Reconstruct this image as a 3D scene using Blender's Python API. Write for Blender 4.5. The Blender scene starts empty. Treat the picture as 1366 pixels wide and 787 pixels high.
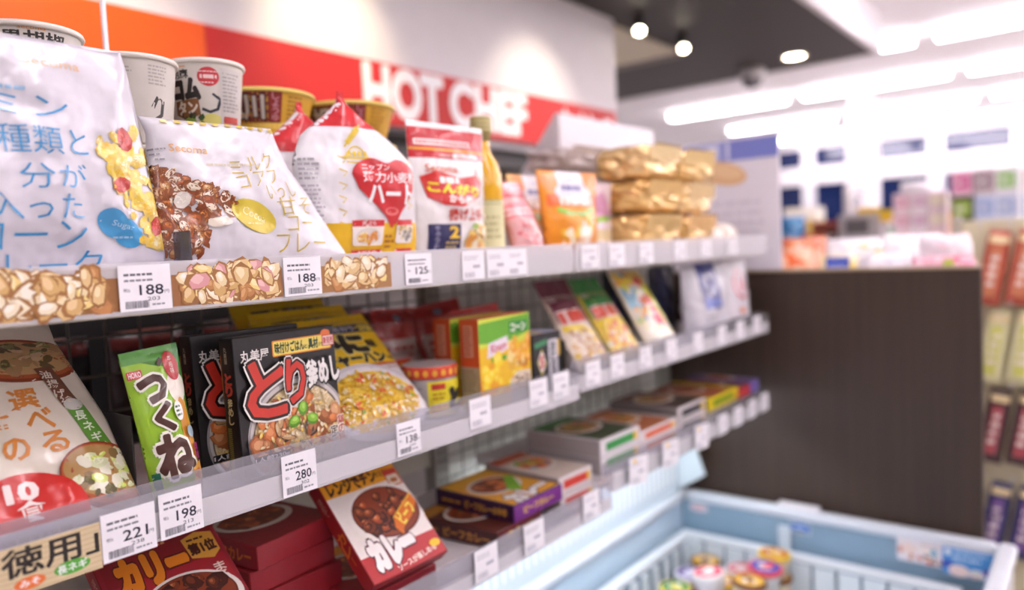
import bpy, bmesh, math, random
from mathutils import Vector, Matrix, noise
from mathutils.geometry import tessellate_polygon

S = bpy.context.scene
COL = S.collection
PI = math.pi
sin, cos, R = math.sin, math.cos, math.radians
rnd = random.Random(7)

# ------------------------------------------------------------------ camera
CAM_YAW, CAM_PITCH, CAM_ROLL = R(38.718), R(3.535), R(2.732)
fw = Vector((cos(CAM_YAW) * cos(CAM_PITCH), sin(CAM_YAW) * cos(CAM_PITCH), -sin(CAM_PITCH)))
rt = Vector((sin(CAM_YAW), -cos(CAM_YAW), 0))
dn = fw.cross(rt)
rx = rt * cos(CAM_ROLL) + dn * sin(CAM_ROLL)
dy = -rt * sin(CAM_ROLL) + dn * cos(CAM_ROLL)
cam = bpy.data.cameras.new('camera')
cam_o = bpy.data.objects.new('camera', cam)
COL.objects.link(cam_o)
cam_o.matrix_world = Matrix(((rx.x, -dy.x, -fw.x, 0), (rx.y, -dy.y, -fw.y, 0), (rx.z, -dy.z, -fw.z, 1.6), (0, 0, 0, 1)))
cam.sensor_width = 36
cam.lens = 36 * 1001.4 / 1366
cam.clip_start = 0.02
cam.dof.use_dof = True
cam.dof.focus_distance = 0.86
cam.dof.aperture_fstop = 1.75
S.camera = cam_o

# ------------------------------------------------------------------ world, exposure
w = bpy.data.worlds.new('store_ambient')
S.world = w
w.use_nodes = True
w.node_tree.nodes['Background'].inputs[0].default_value = (1.0, 0.97, 0.98, 1)
w.node_tree.nodes['Background'].inputs[1].default_value = 0.55
S.view_settings.view_transform = 'Standard'
S.view_settings.look = 'None'
S.view_settings.gamma = 1
S.view_settings.use_curve_mapping = False
S.view_settings.exposure = 0.74
TUBE_W = 8.5          # emission of the ceiling tubes
SPOT_W = 8.0

# ------------------------------------------------------------------ colour and materials
def lin(c):
    if isinstance(c, str):
        c = [int(c[i:i + 2], 16) for i in (0, 2, 4)]
    r = []
    for v in c[:3]:
        v = v / 255
        r.append(v / 12.92 if v <= 0.04045 else ((v + 0.055) / 1.055) ** 2.4)
    return (r[0], r[1], r[2], 1.0)

MATS = {}
def mat(name, rough=0.5, metal=0.0, col=None, coat=0.0, bump=0.0, scale=30.0, var=0.06, emit=0.0, detail=3.0, spec=0.5, stretch=None, alpha=None):
    """Principled material; without col it reads the colour attribute Col of the mesh."""
    if name in MATS:
        return MATS[name]
    m = bpy.data.materials.new(name)
    m.use_nodes = True
    nt = m.node_tree
    b = nt.nodes['Principled BSDF']
    b.inputs['Roughness'].default_value = rough
    b.inputs['Metallic'].default_value = metal
    b.inputs['Coat Weight'].default_value = coat
    b.inputs['Coat Roughness'].default_value = 0.08
    b.inputs['Specular IOR Level'].default_value = spec
    tc = nt.nodes.new('ShaderNodeTexCoord')
    no = nt.nodes.new('ShaderNodeTexNoise')
    no.inputs['Scale'].default_value = scale
    no.inputs['Detail'].default_value = detail
    if stretch:
        mp = nt.nodes.new('ShaderNodeMapping')
        mp.inputs['Scale'].default_value = stretch
        nt.links.new(tc.outputs['Object'], mp.inputs['Vector'])
        nt.links.new(mp.outputs[0], no.inputs['Vector'])
    else:
        nt.links.new(tc.outputs['Object'], no.inputs['Vector'])
    if col is None:
        a = nt.nodes.new('ShaderNodeAttribute')
        a.attribute_name = 'Col'
        src = a.outputs['Color']
    else:
        rgb = nt.nodes.new('ShaderNodeRGB')
        rgb.outputs[0].default_value = lin(col)
        src = rgb.outputs[0]
    if var:
        mr = nt.nodes.new('ShaderNodeMapRange')
        mr.inputs['From Min'].default_value = 0.25
        mr.inputs['From Max'].default_value = 0.75
        mr.inputs['To Min'].default_value = 1 - var
        mr.inputs['To Max'].default_value = 1
        nt.links.new(no.outputs['Fac'], mr.inputs['Value'])
        mx = nt.nodes.new('ShaderNodeMix')
        mx.data_type = 'RGBA'
        mx.blend_type = 'MULTIPLY'
        mx.inputs[0].default_value = 1.0
        nt.links.new(src, mx.inputs[6])
        nt.links.new(mr.outputs[0], mx.inputs[7])
        src = mx.outputs[2]
    nt.links.new(src, b.inputs['Base Color'])
    if bump:
        bp = nt.nodes.new('ShaderNodeBump')
        bp.inputs['Strength'].default_value = bump
        bp.inputs['Distance'].default_value = 0.01
        nt.links.new(no.outputs['Fac'], bp.inputs['Height'])
        nt.links.new(bp.outputs[0], b.inputs['Normal'])
    if emit:
        nt.links.new(src, b.inputs['Emission Color'])
        b.inputs['Emission Strength'].default_value = emit
    MATS[name] = m
    return m

def clear_mat(name, tint, refl, rough=0.08, haze=0.0):
    """thin clear plastic or glass sheet: transparent with a glossy skin and a little haze"""
    if name in MATS:
        return MATS[name]
    m = bpy.data.materials.new(name)
    m.use_nodes = True
    nt = m.node_tree
    nt.nodes.clear()
    out = nt.nodes.new('ShaderNodeOutputMaterial')
    tr = nt.nodes.new('ShaderNodeBsdfTransparent')
    tr.inputs[0].default_value = lin(tint)
    df = nt.nodes.new('ShaderNodeBsdfDiffuse')
    df.inputs[0].default_value = (0.92, 0.90, 0.92, 1)
    gl = nt.nodes.new('ShaderNodeBsdfGlossy')
    gl.inputs['Roughness'].default_value = rough
    lw = nt.nodes.new('ShaderNodeLayerWeight')
    lw.inputs[0].default_value = refl
    m1 = nt.nodes.new('ShaderNodeMixShader')
    m1.inputs[0].default_value = haze
    nt.links.new(tr.outputs[0], m1.inputs[1])
    nt.links.new(df.outputs[0], m1.inputs[2])
    m2 = nt.nodes.new('ShaderNodeMixShader')
    nt.links.new(lw.outputs['Fresnel'], m2.inputs[0])
    nt.links.new(m1.outputs[0], m2.inputs[1])
    nt.links.new(gl.outputs[0], m2.inputs[2])
    nt.links.new(m2.outputs[0], out.inputs[0])
    MATS[name] = m
    return m

CARD = mat('printed_card', 0.42, coat=0.15, var=0.05, scale=90, bump=0.04)
GLOSSCARD = mat('wrapped_card', 0.3, coat=0.5, var=0.05, scale=60, bump=0.08)
FILM = mat('pouch_film', 0.28, coat=0.4, var=0.05, scale=22, bump=0.95, detail=2)
MATTEFILM = mat('matte_film', 0.45, coat=0.1, var=0.05, scale=22, bump=0.25, detail=2)
FOIL = mat('gold_foil', 0.24, metal=0.5, coat=.3, var=0.06, scale=30, bump=0.4)
PLASTIC = mat('plastic', 0.4, var=0.04, scale=50)
PAPER = mat('paper', 0.6, var=0.04, scale=120)
PAINT = mat('painted_metal', 0.38, var=0.05, scale=35)
WALLP = mat('wall_paint', 0.7, var=0.04, scale=12, bump=0.05)
GLOSSY = mat('glossy_panel', 0.45, coat=0.0, spec=.3, var=0.04, scale=8)
CLEAR = clear_mat('clear_plastic', (240, 238, 240), 0.05, 0.15, 0.55)
CLEAR2 = clear_mat('thin_clear_plastic', (235, 235, 240), 0.08, 0.1, 0.2)
FILMCLEAR = clear_mat('clear_wrap', (240, 240, 240), 0.28, 0.15, 0.10)

# ------------------------------------------------------------------ mesh helpers
class MB:
    def __init__(s):
        s.v, s.f, s.c = [], [], []
    def add(s, verts, faces, col):
        o = len(s.v)
        s.v += [tuple(p) for p in verts]
        s.f += [tuple(i + o for i in f) for f in faces]
        c = lin(col)
        s.c += [c] * len(verts)
    def box(s, x0, x1, y0, y1, z0, z1, col='cccccc', b=0.0):
        if b <= 0:
            s.add([(x0, y0, z0), (x1, y0, z0), (x1, y1, z0), (x0, y1, z0), (x0, y0, z1), (x1, y0, z1), (x1, y1, z1), (x0, y1, z1)],
                  [(0, 3, 2, 1), (4, 5, 6, 7), (0, 1, 5, 4), (1, 2, 6, 5), (2, 3, 7, 6), (3, 0, 4, 7)], col)
            return
        # chamfered box: 24 verts
        b = min(b, (x1 - x0) * .45, (y1 - y0) * .45, (z1 - z0) * .45)
        vs, ix = [], {}
        for sx in (0, 1):
            for sy in (0, 1):
                for sz in (0, 1):
                    X, Y, Z = (x0, x1)[sx], (y0, y1)[sy], (z0, z1)[sz]
                    dx, dy_, dz = (b, -b)[sx], (b, -b)[sy], (b, -b)[sz]
                    for ax in range(3):
                        ix[(sx, sy, sz, ax)] = len(vs)
                        vs.append((X + (dx if ax != 0 else 0), Y + (dy_ if ax != 1 else 0), Z + (dz if ax != 2 else 0)))
        fs = []
        def q(*k):
            fs.append([ix[t] for t in k])
        for a in (0, 1):
            q((a, 0, 0, 0), (a, 1, 0, 0), (a, 1, 1, 0), (a, 0, 1, 0))
            q((0, a, 0, 1), (1, a, 0, 1), (1, a, 1, 1), (0, a, 1, 1))
            q((0, 0, a, 2), (1, 0, a, 2), (1, 1, a, 2), (0, 1, a, 2))
        for a in (0, 1):
            for c in (0, 1):
                q((0, a, c, 1), (1, a, c, 1), (1, a, c, 2), (0, a, c, 2))
                q((a, 0, c, 0), (a, 1, c, 0), (a, 1, c, 2), (a, 0, c, 2))
                q((a, c, 0, 0), (a, c, 1, 0), (a, c, 1, 1), (a, c, 0, 1))
                for d in (0, 1):
                    fs.append([ix[(a, c, d, 0)], ix[(a, c, d, 1)], ix[(a, c, d, 2)]])
        s.add(vs, fs, col)
    def lathe(s, prof, n=32, col='cccccc', cx=0, cy=0, cap0=False, cap1=False):
        vs, fs = [], []
        for r, z in prof:
            for i in range(n):
                a = 2 * PI * i / n
                vs.append((cx + r * cos(a), cy + r * sin(a), z))
        for j in range(len(prof) - 1):
            for i in range(n):
                k = (i + 1) % n
                fs.append((j * n + i, j * n + k, (j + 1) * n + k, (j + 1) * n + i))
        if cap0:
            fs.append(tuple(range(n - 1, -1, -1)))
        if cap1:
            fs.append(tuple((len(prof) - 1) * n + i for i in range(n)))
        s.add(vs, fs, col)
    def tube(s, path, r, n=8, col='cccccc', caps=True):
        path = [Vector(p) for p in path]
        vs, fs = [], []
        for i, p in enumerate(path):
            t = (path[min(i + 1, len(path) - 1)] - path[max(i - 1, 0)]).normalized()
            up = Vector((0, 0, 1)) if abs(t.z) < .9 else Vector((1, 0, 0))
            a = t.cross(up).normalized()
            b = t.cross(a)
            rr = r[i] if isinstance(r, (list, tuple)) else r
            for k in range(n):
                g = 2 * PI * k / n
                vs.append(p + a * rr * cos(g) + b * rr * sin(g))
        for i in range(len(path) - 1):
            for k in range(n):
                m = (k + 1) % n
                fs.append((i * n + k, i * n + m, (i + 1) * n + m, (i + 1) * n + k))
        if caps:
            fs.append(tuple(range(n)))
            fs.append(tuple((len(path) - 1) * n + k for k in range(n)))
        s.add(vs, fs, col)
    def prism(s, pts, z0, z1, axis, col):
        """extrude a 2D polygon along an axis"""
        n = len(pts)
        f = {0: lambda a, b, z: (z, a, b), 1: lambda a, b, z: (a, z, b), 2: lambda a, b, z: (a, b, z)}[axis]
        vs = [f(a, b, z0) for a, b in pts] + [f(a, b, z1) for a, b in pts]
        tri = tessellate_polygon([[Vector((a, b, 0)) for a, b in pts]])
        fs = [tuple(t) for t in tri] + [tuple(i + n for i in reversed(t)) for t in tri]
        fs += [(i, (i + 1) % n, (i + 1) % n + n, i + n) for i in range(n)]
        s.add(vs, fs, col)

def obj(name, mb, m, parent=None, smooth=False, normals=None, recalc=True):
    me = bpy.data.meshes.new(name)
    me.from_pydata(mb.v, [], mb.f)
    at = me.color_attributes.new('Col', 'FLOAT_COLOR', 'POINT')
    at.data.foreach_set('color', [x for c in mb.c for x in c])
    if recalc and normals is None:
        bm = bmesh.new()
        bm.from_mesh(me)
        bmesh.ops.recalc_face_normals(bm, faces=bm.faces)
        bm.to_mesh(me)
        bm.free()
    if smooth or normals is not None:
        me.polygons.foreach_set('use_smooth', [True] * len(me.polygons))
    if normals is not None:
        me.normals_split_custom_set_from_vertices(normals)
    me.materials.append(m)
    o = bpy.data.objects.new(name, me)
    COL.objects.link(o)
    if parent:
        o.parent = parent
    return o

def tag(o, label=None, cat=None, group=None, kind=None):
    if label: o['label'] = label
    if cat: o['category'] = cat
    if group: o['group'] = group
    if kind: o['kind'] = kind
    return o

def thing(name, label, cat, loc=(0, 0, 0), rot=(0, 0, 0), group=None):
    o = bpy.data.objects.new(name, None)
    o.empty_display_size = 0.03
    COL.objects.link(o)
    o.location = loc
    o.rotation_euler = rot
    return tag(o, label, cat, group)

def dup(root, loc, rot=None, label=None, group=None):
    r = root.copy()
    COL.objects.link(r)
    r.location = loc
    if rot is not None: r.rotation_euler = rot
    if label: r['label'] = label
    if group: r['group'] = group
    for ch in list(root.children):
        c = ch.copy()
        COL.objects.link(c)
        c.parent = r
        for g in ch.children:
            d = g.copy()
            COL.objects.link(d)
            d.parent = c
    return r

def struct(name, mb, m, label=None, smooth=False):
    o = obj(name, mb, m, None, smooth)
    o['kind'] = 'structure'
    if label: o['label'] = label
    return o

# ------------------------------------------------------------------ flat print laid on a surface
_glyphs = {}
def glyphs(s, bold, res):
    k = (s, bold, res)
    if k not in _glyphs:
        c = bpy.data.curves.new('lettering', 'FONT')
        c.body = s
        c.size = 1
        c.resolution_u = res
        c.offset = bold
        o = bpy.data.objects.new('lettering', c)
        me = o.to_mesh()
        me.calc_loop_triangles()
        vs = [(v.co.x, v.co.y) for v in me.vertices]
        ts = [tuple(t.vertices) for t in me.loop_triangles]
        o.to_mesh_clear()
        bpy.data.objects.remove(o)
        bpy.data.curves.remove(c)
        _glyphs[k] = (vs, ts)
    return _glyphs[k]

class Print:
    """flat print in metres on a face; surf(x, y, lift) gives the point in the thing's space"""
    def __init__(s, surf, maxlen=None, lift=0.0004, step=0.00002, seed=1):
        s.surf, s.maxlen, s.z, s.step = surf, maxlen, lift, step
        s.v, s.f, s.c = [], [], []
        s.rnd = random.Random(seed)
    def tris(s, vs, ts, col, step=None):
        c = lin(col)
        o = len(s.v)
        z = s.z
        s.z += s.step if step is None else step
        vs = list(vs)
        if s.maxlen:
            ts = list(ts)
            out = []
            m2 = s.maxlen ** 2
            mids = {}
            while ts:
                a, b, d = ts.pop()
                e = [((vs[i][0] - vs[j][0]) ** 2 + (vs[i][1] - vs[j][1]) ** 2, i, j, k) for i, j, k in ((a, b, d), (b, d, a), (d, a, b))]
                l, i, j, k = max(e)
                if l <= m2:
                    out.append((a, b, d))
                    continue
                key = (min(i, j), max(i, j))
                if key not in mids:
                    mids[key] = len(vs)
                    vs.append(((vs[i][0] + vs[j][0]) / 2, (vs[i][1] + vs[j][1]) / 2))
                n = mids[key]
                ts.append((i, n, k))
                ts.append((n, j, k))
            ts = out
        s.v += [(x, y, z) for x, y in vs]
        s.c += [c] * len(vs)
        s.f += [(a + o, b + o, d + o) for a, b, d in ts]
    def poly(s, pts, col, step=None):
        s.tris(pts, tessellate_polygon([[Vector((a, b, 0)) for a, b in pts]]), col, step)
    def fan(s, pts, col, step=None):
        s.tris(pts, [(0, i, i + 1) for i in range(1, len(pts) - 1)], col, step)
    def rect(s, x0, y0, x1, y1, col):
        s.fan([(x0, y0), (x1, y0), (x1, y1), (x0, y1)], col)
    def rrect(s, x0, y0, x1, y1, r, col):
        p = []
        for cx, cy, a0 in ((x1 - r, y1 - r, 0), (x0 + r, y1 - r, 90), (x0 + r, y0 + r, 180), (x1 - r, y0 + r, 270)):
            for k in range(5):
                a = R(a0 + 22.5 * k)
                p.append((cx + r * cos(a), cy + r * sin(a)))
        s.fan(p, col)
    def ell(s, cx, cy, rx_, ry_, col, rot=0, n=24, a0=0, a1=360, step=None):
        cr, sr = cos(R(rot)), sin(R(rot))
        p = []
        for k in range(n + (a1 - a0 < 360)):
            a = R(a0 + (a1 - a0) * k / n)
            x, y = rx_ * cos(a), ry_ * sin(a)
            p.append((cx + x * cr - y * sr, cy + x * sr + y * cr))
        s.fan(p, col, step)
    def blob(s, cx, cy, r, col, irr=0.25, asp=1.0, rot=None, n=8, step=0.000003):
        rot = s.rnd.uniform(0, PI) if rot is None else rot
        p = []
        for k in range(n):
            a = 2 * PI * k / n
            q = r * (1 + s.rnd.uniform(-irr, irr))
            x, y = q * cos(a), q * asp * sin(a)
            p.append((cx + x * cos(rot) - y * sin(rot), cy + x * sin(rot) + y * cos(rot)))
        s.fan(p, col, step)
        return p
    def heap(s, inside, box, pal, n, r0, r1, asp=(0.5, 1), irr=0.25, edge=None):
        x0, y0, x1, y1 = box
        k = 0
        for _ in range(n * 6):
            x, y = s.rnd.uniform(x0, x1), s.rnd.uniform(y0, y1)
            if not inside(x, y): continue
            c = s.rnd.choice(pal)
            r = s.rnd.uniform(r0, r1)
            a = s.rnd.uniform(*asp)
            g = s.rnd.uniform(0, PI)
            if edge:
                s.blob(x, y, r * 1.18, edge, irr, a, g)
            s.blob(x, y, r, c[0], irr, a, g)
            if len(c) > 1:
                s.blob(x - r * .15, y + r * .2, r * .6, c[1], irr, a, g)
            if len(c) > 2:
                s.blob(x - r * .2, y + r * .3, r * .28, c[2], irr, a, g)
            k += 1
            if k >= n: break
    def line(s, pts, wd, col):
        n = len(pts)
        L, Q = [], []
        for i in range(n):
            a, b = pts[max(i - 1, 0)], pts[min(i + 1, n - 1)]
            dx, dy_ = b[0] - a[0], b[1] - a[1]
            m = math.hypot(dx, dy_) or 1
            L.append((pts[i][0] - dy_ / m * wd / 2, pts[i][1] + dx / m * wd / 2))
            Q.append((pts[i][0] + dy_ / m * wd / 2, pts[i][1] - dx / m * wd / 2))
        vs = L + Q
        ts = []
        for i in range(n - 1):
            ts += [(i, i + 1, n + i), (i + 1, n + i + 1, n + i)]
        s.tris(vs, ts, col)
    def text(s, t, x0, y0, x1, y1, col, bold=0.0, rot=0, out=None, ow=0.05, res=2, keep=False, shear=0):
        base, _ = glyphs(t, 0.0, res)
        bx0, bx1 = min(p[0] for p in base), max(p[0] for p in base)
        by0, by1 = min(p[1] for p in base), max(p[1] for p in base)
        sx, sy = (x1 - x0) / max(bx1 - bx0, 1e-6), (y1 - y0) / max(by1 - by0, 1e-6)
        if keep:
            sx = sy = min(sx, sy)
        mx, my = (x0 + x1) / 2, (y0 + y1) / 2
        cr, sr = cos(R(rot)), sin(R(rot))
        def put(bd, c):
            thin = min(bd, 0.015)
            vs, ts = glyphs(t, thin, res)
            e = bd - thin
            if e > 0.004:
                n = 6 if (y1 - y0) < .012 else 10
                off = [(0, 0)] + [(e * cos(2 * PI * q / n), e * sin(2 * PI * q / n)) for q in range(n)]
            else:
                off = [(0, 0)]
            for q, (ox, oy) in enumerate(off):
                o = []
                for x, y in vs:
                    X, Y = (x + ox - (bx0 + bx1) / 2) * sx, (y + oy - (by0 + by1) / 2) * sy
                    X += shear * Y
                    o.append((mx + X * cr - Y * sr, my + X * sr + Y * cr))
                s.tris(o, ts, c, s.step if q == len(off) - 1 else s.step * .12)
        if out:
            if isinstance(out, str): out = [(out, ow)]
            for c, wd in out:
                put(bold + wd, c)
        put(bold, col)
    def vtext(s, t, cx, y1, size, col, bold=0.0, out=None, ow=0.05, gap=1.05, res=2, narrow=1.0):
        for i, ch in enumerate(t):
            if ch in 'ー-':
                s.rect(cx - size * .06, y1 - size * (i * gap + .9), cx + size * .06, y1 - size * (i * gap + .1), col)
                continue
            s.text(ch, cx - size * narrow / 2, y1 - size * (i * gap + 1), cx + size * narrow / 2, y1 - size * i * gap, col, bold, 0, out, ow, res, keep=(ch in '、。・っょゃ'))
    def bars(s, x0, y0, x1, y1, n, col, gap=0.5, ragged=True):
        """lines of unreadable small print"""
        hgt = (y1 - y0) / n
        for i in range(n):
            x = x0
            end = x1 - (s.rnd.uniform(0, .3) * (x1 - x0) if ragged else 0)
            while x < end:
                d = s.rnd.uniform(.5, 1.6) * hgt
                s.rect(x, y1 - (i + 1 - gap / 2) * hgt, min(x + d, end), y1 - (i + gap / 2) * hgt, col)
                x += d + hgt * .25
    def barcode(s, x0, y0, x1, y1, col='303038', n=26):
        x = x0
        st = (x1 - x0) / n / 1.5
        while x < x1:
            d = s.rnd.choice((.5, .5, 1, 1.5)) * st
            s.rect(x, y0, min(x + d, x1), y1, col)
            x += d + s.rnd.choice((.5, 1)) * st
    def build(s, name, m, parent):
        vs = [s.surf(x, y, z) for x, y, z in s.v]
        nr = None
        if s.maxlen:
            nr = []
            e = 0.0015
            for x, y, z in s.v:
                a = Vector(s.surf(x + e, y, 0)) - Vector(s.surf(x - e, y, 0))
                b = Vector(s.surf(x, y + e, 0)) - Vector(s.surf(x, y - e, 0))
                n = a.cross(b)
                if n.length < 1e-12: n = Vector((0, -1, 0))
                nr.append(n.normalized())
        mb = MB()
        mb.v, mb.f, mb.c = [tuple(v) for v in vs], s.f, s.c
        if nr is None:
            # face the print outward
            a = Vector(s.surf(.001, 0, 0)) - Vector(s.surf(0, 0, 0))
            b = Vector(s.surf(0, .001, 0)) - Vector(s.surf(0, 0, 0))
            n = a.cross(b).normalized()
            fl = []
            for f in mb.f:
                p = [Vector(mb.v[i]) for i in f]
                fl.append(f if (p[1] - p[0]).cross(p[2] - p[0]).dot(n) >= 0 else f[::-1])
            mb.f = fl
        else:
            fl = []
            for f in mb.f:
                p = [Vector(mb.v[i]) for i in f]
                fl.append(f if (p[1] - p[0]).cross(p[2] - p[0]).dot(nr[f[0]]) >= 0 else f[::-1])
            mb.f = fl
        return obj(name, mb, m, parent, normals=nr, recalc=False)

# surfaces of a box standing on z=0, front towards -Y
def s_front(d): return lambda x, y, o: (x, -d / 2 - o, y)
def s_left(w): return lambda x, y, o: (-w / 2 - o, -x, y)
def s_top(h): return lambda x, y, o: (x, y, h + o)
def s_cone(r0, r1, h):
    rm = (r0 + r1) / 2
    def f(x, y, o):
        a = x / rm
        y = min(max(y, .0005), h)
        r = r0 + (r1 - r0) * y / h + o
        return (r * sin(a), -r * cos(a), y)
    return f

def lerp_outline(ol, z):
    if z <= ol[0][0]: return ol[0][1], ol[0][2]
    for a, b in zip(ol, ol[1:]):
        if z <= b[0]:
            t = (z - a[0]) / max(b[0] - a[0], 1e-9)
            return a[1] + (b[1] - a[1]) * t, a[2] + (b[2] - a[2]) * t
    return ol[-1][1], ol[-1][2]

def pouch_surf(ol, T, kind='pillow', seed=0, amp=0.004, freq=22, bend=0.0, curl=0.0):
    h = ol[-1][0]
    def thick(u, v):
        e = max(0.0, 1 - abs(u) ** 2.4) ** 0.6
        if kind == 'pillow':
            p = max(0.0, sin(PI * min(max(v, 0), 1))) ** 0.5
        elif kind == 'flat':
            p = min(1.0, max(0.0, min(v, 1 - v)) * 9) ** 0.6
        else:                                   # stands on a gusset, closes to nothing at the top
            p = min(1.0, 0.75 + v * 2) * max(0.0, min(1.0, (1.0 - v) * 1.6)) ** 0.75
        return T * p * e, e * p
    def f(x, z, o, side=-1):
        z_ = min(max(z, 0), h)
        xl, xr = lerp_outline(ol, z_)
        hw = max((xr - xl) / 2, 1e-4)
        u = min(max((x - (xl + xr) / 2) / hw, -1), 1)
        v = z_ / h
        t, e = thick(u, v)
        n = noise.noise(Vector((x * freq, z * freq, seed * 3.7 + side))) + .5 * noise.noise(Vector((x * freq * 2.3 + 5, z * freq * 2.3, seed * 1.3 + side)))
        cr = abs(noise.noise(Vector((x * freq * .8 + z * freq * .5, z * freq * .7 - x * freq * .3, seed + 9.1))))
        y = side * (t + (n * amp - cr * amp * 1.3) * min(1, e * 1.5 + .12) + .0004 + o)
        y += bend * v * v + curl * sin(v * PI * 2) * .5
        x = min(max(x, xl), xr)
        return (x, y, z)
    return f

def pouch_body(ol, T, col, name, m, parent, nu=26, nv=34, **k):
    f = pouch_surf(ol, T, **k)
    h = ol[-1][0]
    mb = MB()
    vs, fs = [], []
    W = nu + 1
    for side in (-1, 1):
        for j in range(nv + 1):
            z = h * j / nv
            xl, xr = lerp_outline(ol, z)
            for i in range(nu + 1):
                u = -cos(PI * i / nu)
                u = .5 * u + .5 * (2 * i / nu - 1)
                vs.append(f((xl + xr) / 2 + u * (xr - xl) / 2, z, 0, side))
    N = W * (nv + 1)
    for j in range(nv):
        for i in range(nu):
            a = j * W + i
            fs.append((a, a + 1, a + W + 1, a + W))
            b = a + N
            fs.append((b + 1, b, b + W, b + W + 1))
        fs.append((j * W, j * W + W, j * W + W + N, j * W + N))
        a = j * W + nu
        fs.append((a + W, a, a + N, a + W + N))
    for i in range(nu):
        fs.append((i + 1, i, i + N, i + 1 + N))
        a = nv * W + i
        fs.append((a, a + 1, a + 1 + N, a + N))
    mb.add(vs, fs, col)
    obj(name, mb, m, parent, smooth=True)
    return f

def carton(name, label, cat, loc, w, d, h, front, side=None, top=None, rot=(0, 0, 0), group=None, m=None, base='222222', body='carton', b=0.0012):
    """a card box on its base centre; front, side and top are callbacks that draw the print"""
    t = thing(name, label, cat, loc, rot, group)
    mb = MB()
    mb.box(-w / 2, w / 2, -d / 2, d / 2, 0, h, base, b)
    obj(body, mb, m or CARD, t)
    for fn, nm, sf in ((front, 'front_print', s_front(d)), (side, 'side_print', s_left(w)), (top, 'top_print', s_top(h))):
        if fn:
            hx, hy0, hy1 = ((w / 2, 0, h) if nm == 'front_print' else (d / 2, 0, h) if nm == 'side_print' else (w / 2, -d / 2, d / 2))
            sf = (lambda f_, a_, b_, c_: lambda x, y, o: f_(min(max(x, -a_ + .0003), a_ - .0003), min(max(y, b_ + .0003), c_ - .0003), o))(sf, hx, hy0, hy1)
            p = Print(sf, lift=0.00015, step=0.000012, seed=len(name) + int(abs(loc[0]) * 100))
            fn(p)
            p.build(nm, m or CARD, t)
    return t
# ================================================================== the room
mb = MB(); mb.box(-4, 12.5, -7, 6, -0.1, 0, 'cfcac4')
struct('floor', mb, mat('floor_tile', 0.25, var=0.08, scale=6))
WHITE = 'f4f0f2'
mb = MB()
mb.box(-4, 12.5, -7, 1.13, 2.95, 3.05, WHITE)
mb.box(5.17, 12.5, 1.13, 6, 2.95, 3.05, WHITE)
mb.box(-4, 5.17, 1.13, 6, 2.97, 3.05, WHITE)
struct('ceiling', mb, WALLP)
DARK = '4a3d37'
mb = MB(); mb.box(-4, 5.13, 1.15, 6, 2.70, 2.965, DARK)
struct('ceiling_counter', mb, mat('dark_ceiling', 0.55, col='2a1e17', var=0.1, scale=4), 'dark brown lowered ceiling above the counter')
mb = MB(); mb.box(-4, 5.165, 1.115, 1.148, 2.694, 2.955, 'e6e0e2'); mb.box(5.132, 5.165, 1.15, 6, 2.694, 2.955, 'e6e0e2')
struct('trim_1', mb, WALLP)
mb = MB(); mb.box(-4, 12.5, 5.9, 6, 0, 3.05, WHITE)
struct('wall_left', mb, WALLP)
mb = MB(); mb.box(-4.1, -4, -7, 6, 0, 3.05, WHITE)
struct('wall_back', mb, WALLP)
mb = MB(); mb.box(-4, 12.5, -7.1, -7, 0, 3.05, WHITE)
struct('wall_right', mb, WALLP)

# ---- far window wall, X = 11
XF = 11.0
GLASSDARK = mat('night_glass', 0.06, col='1c2a56', var=0.0, spec=0.9)
mb = MB()
mb.box(XF, XF + .2, -7, 6, 2.80, 2.95, WHITE)
mb.box(XF - .03, XF + .2, -7, 6, 2.30, 2.55, WHITE)
mb.box(XF, XF + .2, -7, 6, 0, 0.9, WHITE)
struct('wall_far', mb, WALLP)
mulls = [4.4, 3.35, 2.52, 1.76, 0.86, -0.1]
for i, (a, b) in enumerate(zip(mulls, mulls[1:])):
    mb = MB()
    for y0, y1 in ((b + .05, b + .09), (a - .09, a - .05)):
        mb.box(XF - .02, XF + .06, y0, y1, 0.9, 2.30, 'f2f0f4'); mb.box(XF - .02, XF + .06, y0, y1, 2.55, 2.80, 'f2f0f4')
    mb.box(XF - .02, XF + .06, b - .05, b + .05, .9, 2.8, 'f2f0f4')
    mb.box(XF - .02, XF + .06, b, a, .9, .97, 'f2f0f4')
    wn = struct('window_%d' % (i + 1), mb, PAINT)
    mb = MB()
    mb.box(XF + .03, XF + .04, b + .09, a - .09, .97, 2.30, '141b30'); mb.box(XF + .03, XF + .04, b + .09, a - .09, 2.55, 2.8, '141b30')
    obj('pane', mb, GLASSDARK, wn)
mb = MB(); mb.box(7.95, 8.2, 1.80, 2.06, 0, 2.95, 'f6f2f5', .01)
struct('column', mb, WALLP, 'white square column in front of the far windows')

# ---- fluorescent ceiling fixtures
HOUSE = mat('lamp_housing', 0.4, var=0.02)
TUBE = mat('fluorescent_tube', 0.5, col='fff6fc', var=0, emit=TUBE_W)
mb = MB(); mb.box(-.075, .075, -.62, .62, .012, .05, 'f4f2f4', .006)
hm = obj('lamp_housing', mb, HOUSE)
tubes = []
for k in (-.034, .034):
    mb = MB(); mb.tube([(k, -.60, -.016), (k, .60, -.016)], .030, 12, 'ffffff')
    tubes.append(obj('tube', mb, TUBE, smooth=True))
proto = None
ROWS = [(-1.0, 'row behind'), (0.9, 'row'), (2.7, 'row'), (4.36, 'row'), (5.90, 'row'), (7.40, 'row'), (9.0, 'row'), (10.55, 'row')]
names = {4.36: 'ahead of the dark ceiling', 5.90: 'first beyond the dark ceiling', 7.4: 'second beyond the dark ceiling', 9.0: 'third beyond the dark ceiling', 10.55: 'nearest the far windows'}
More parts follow.
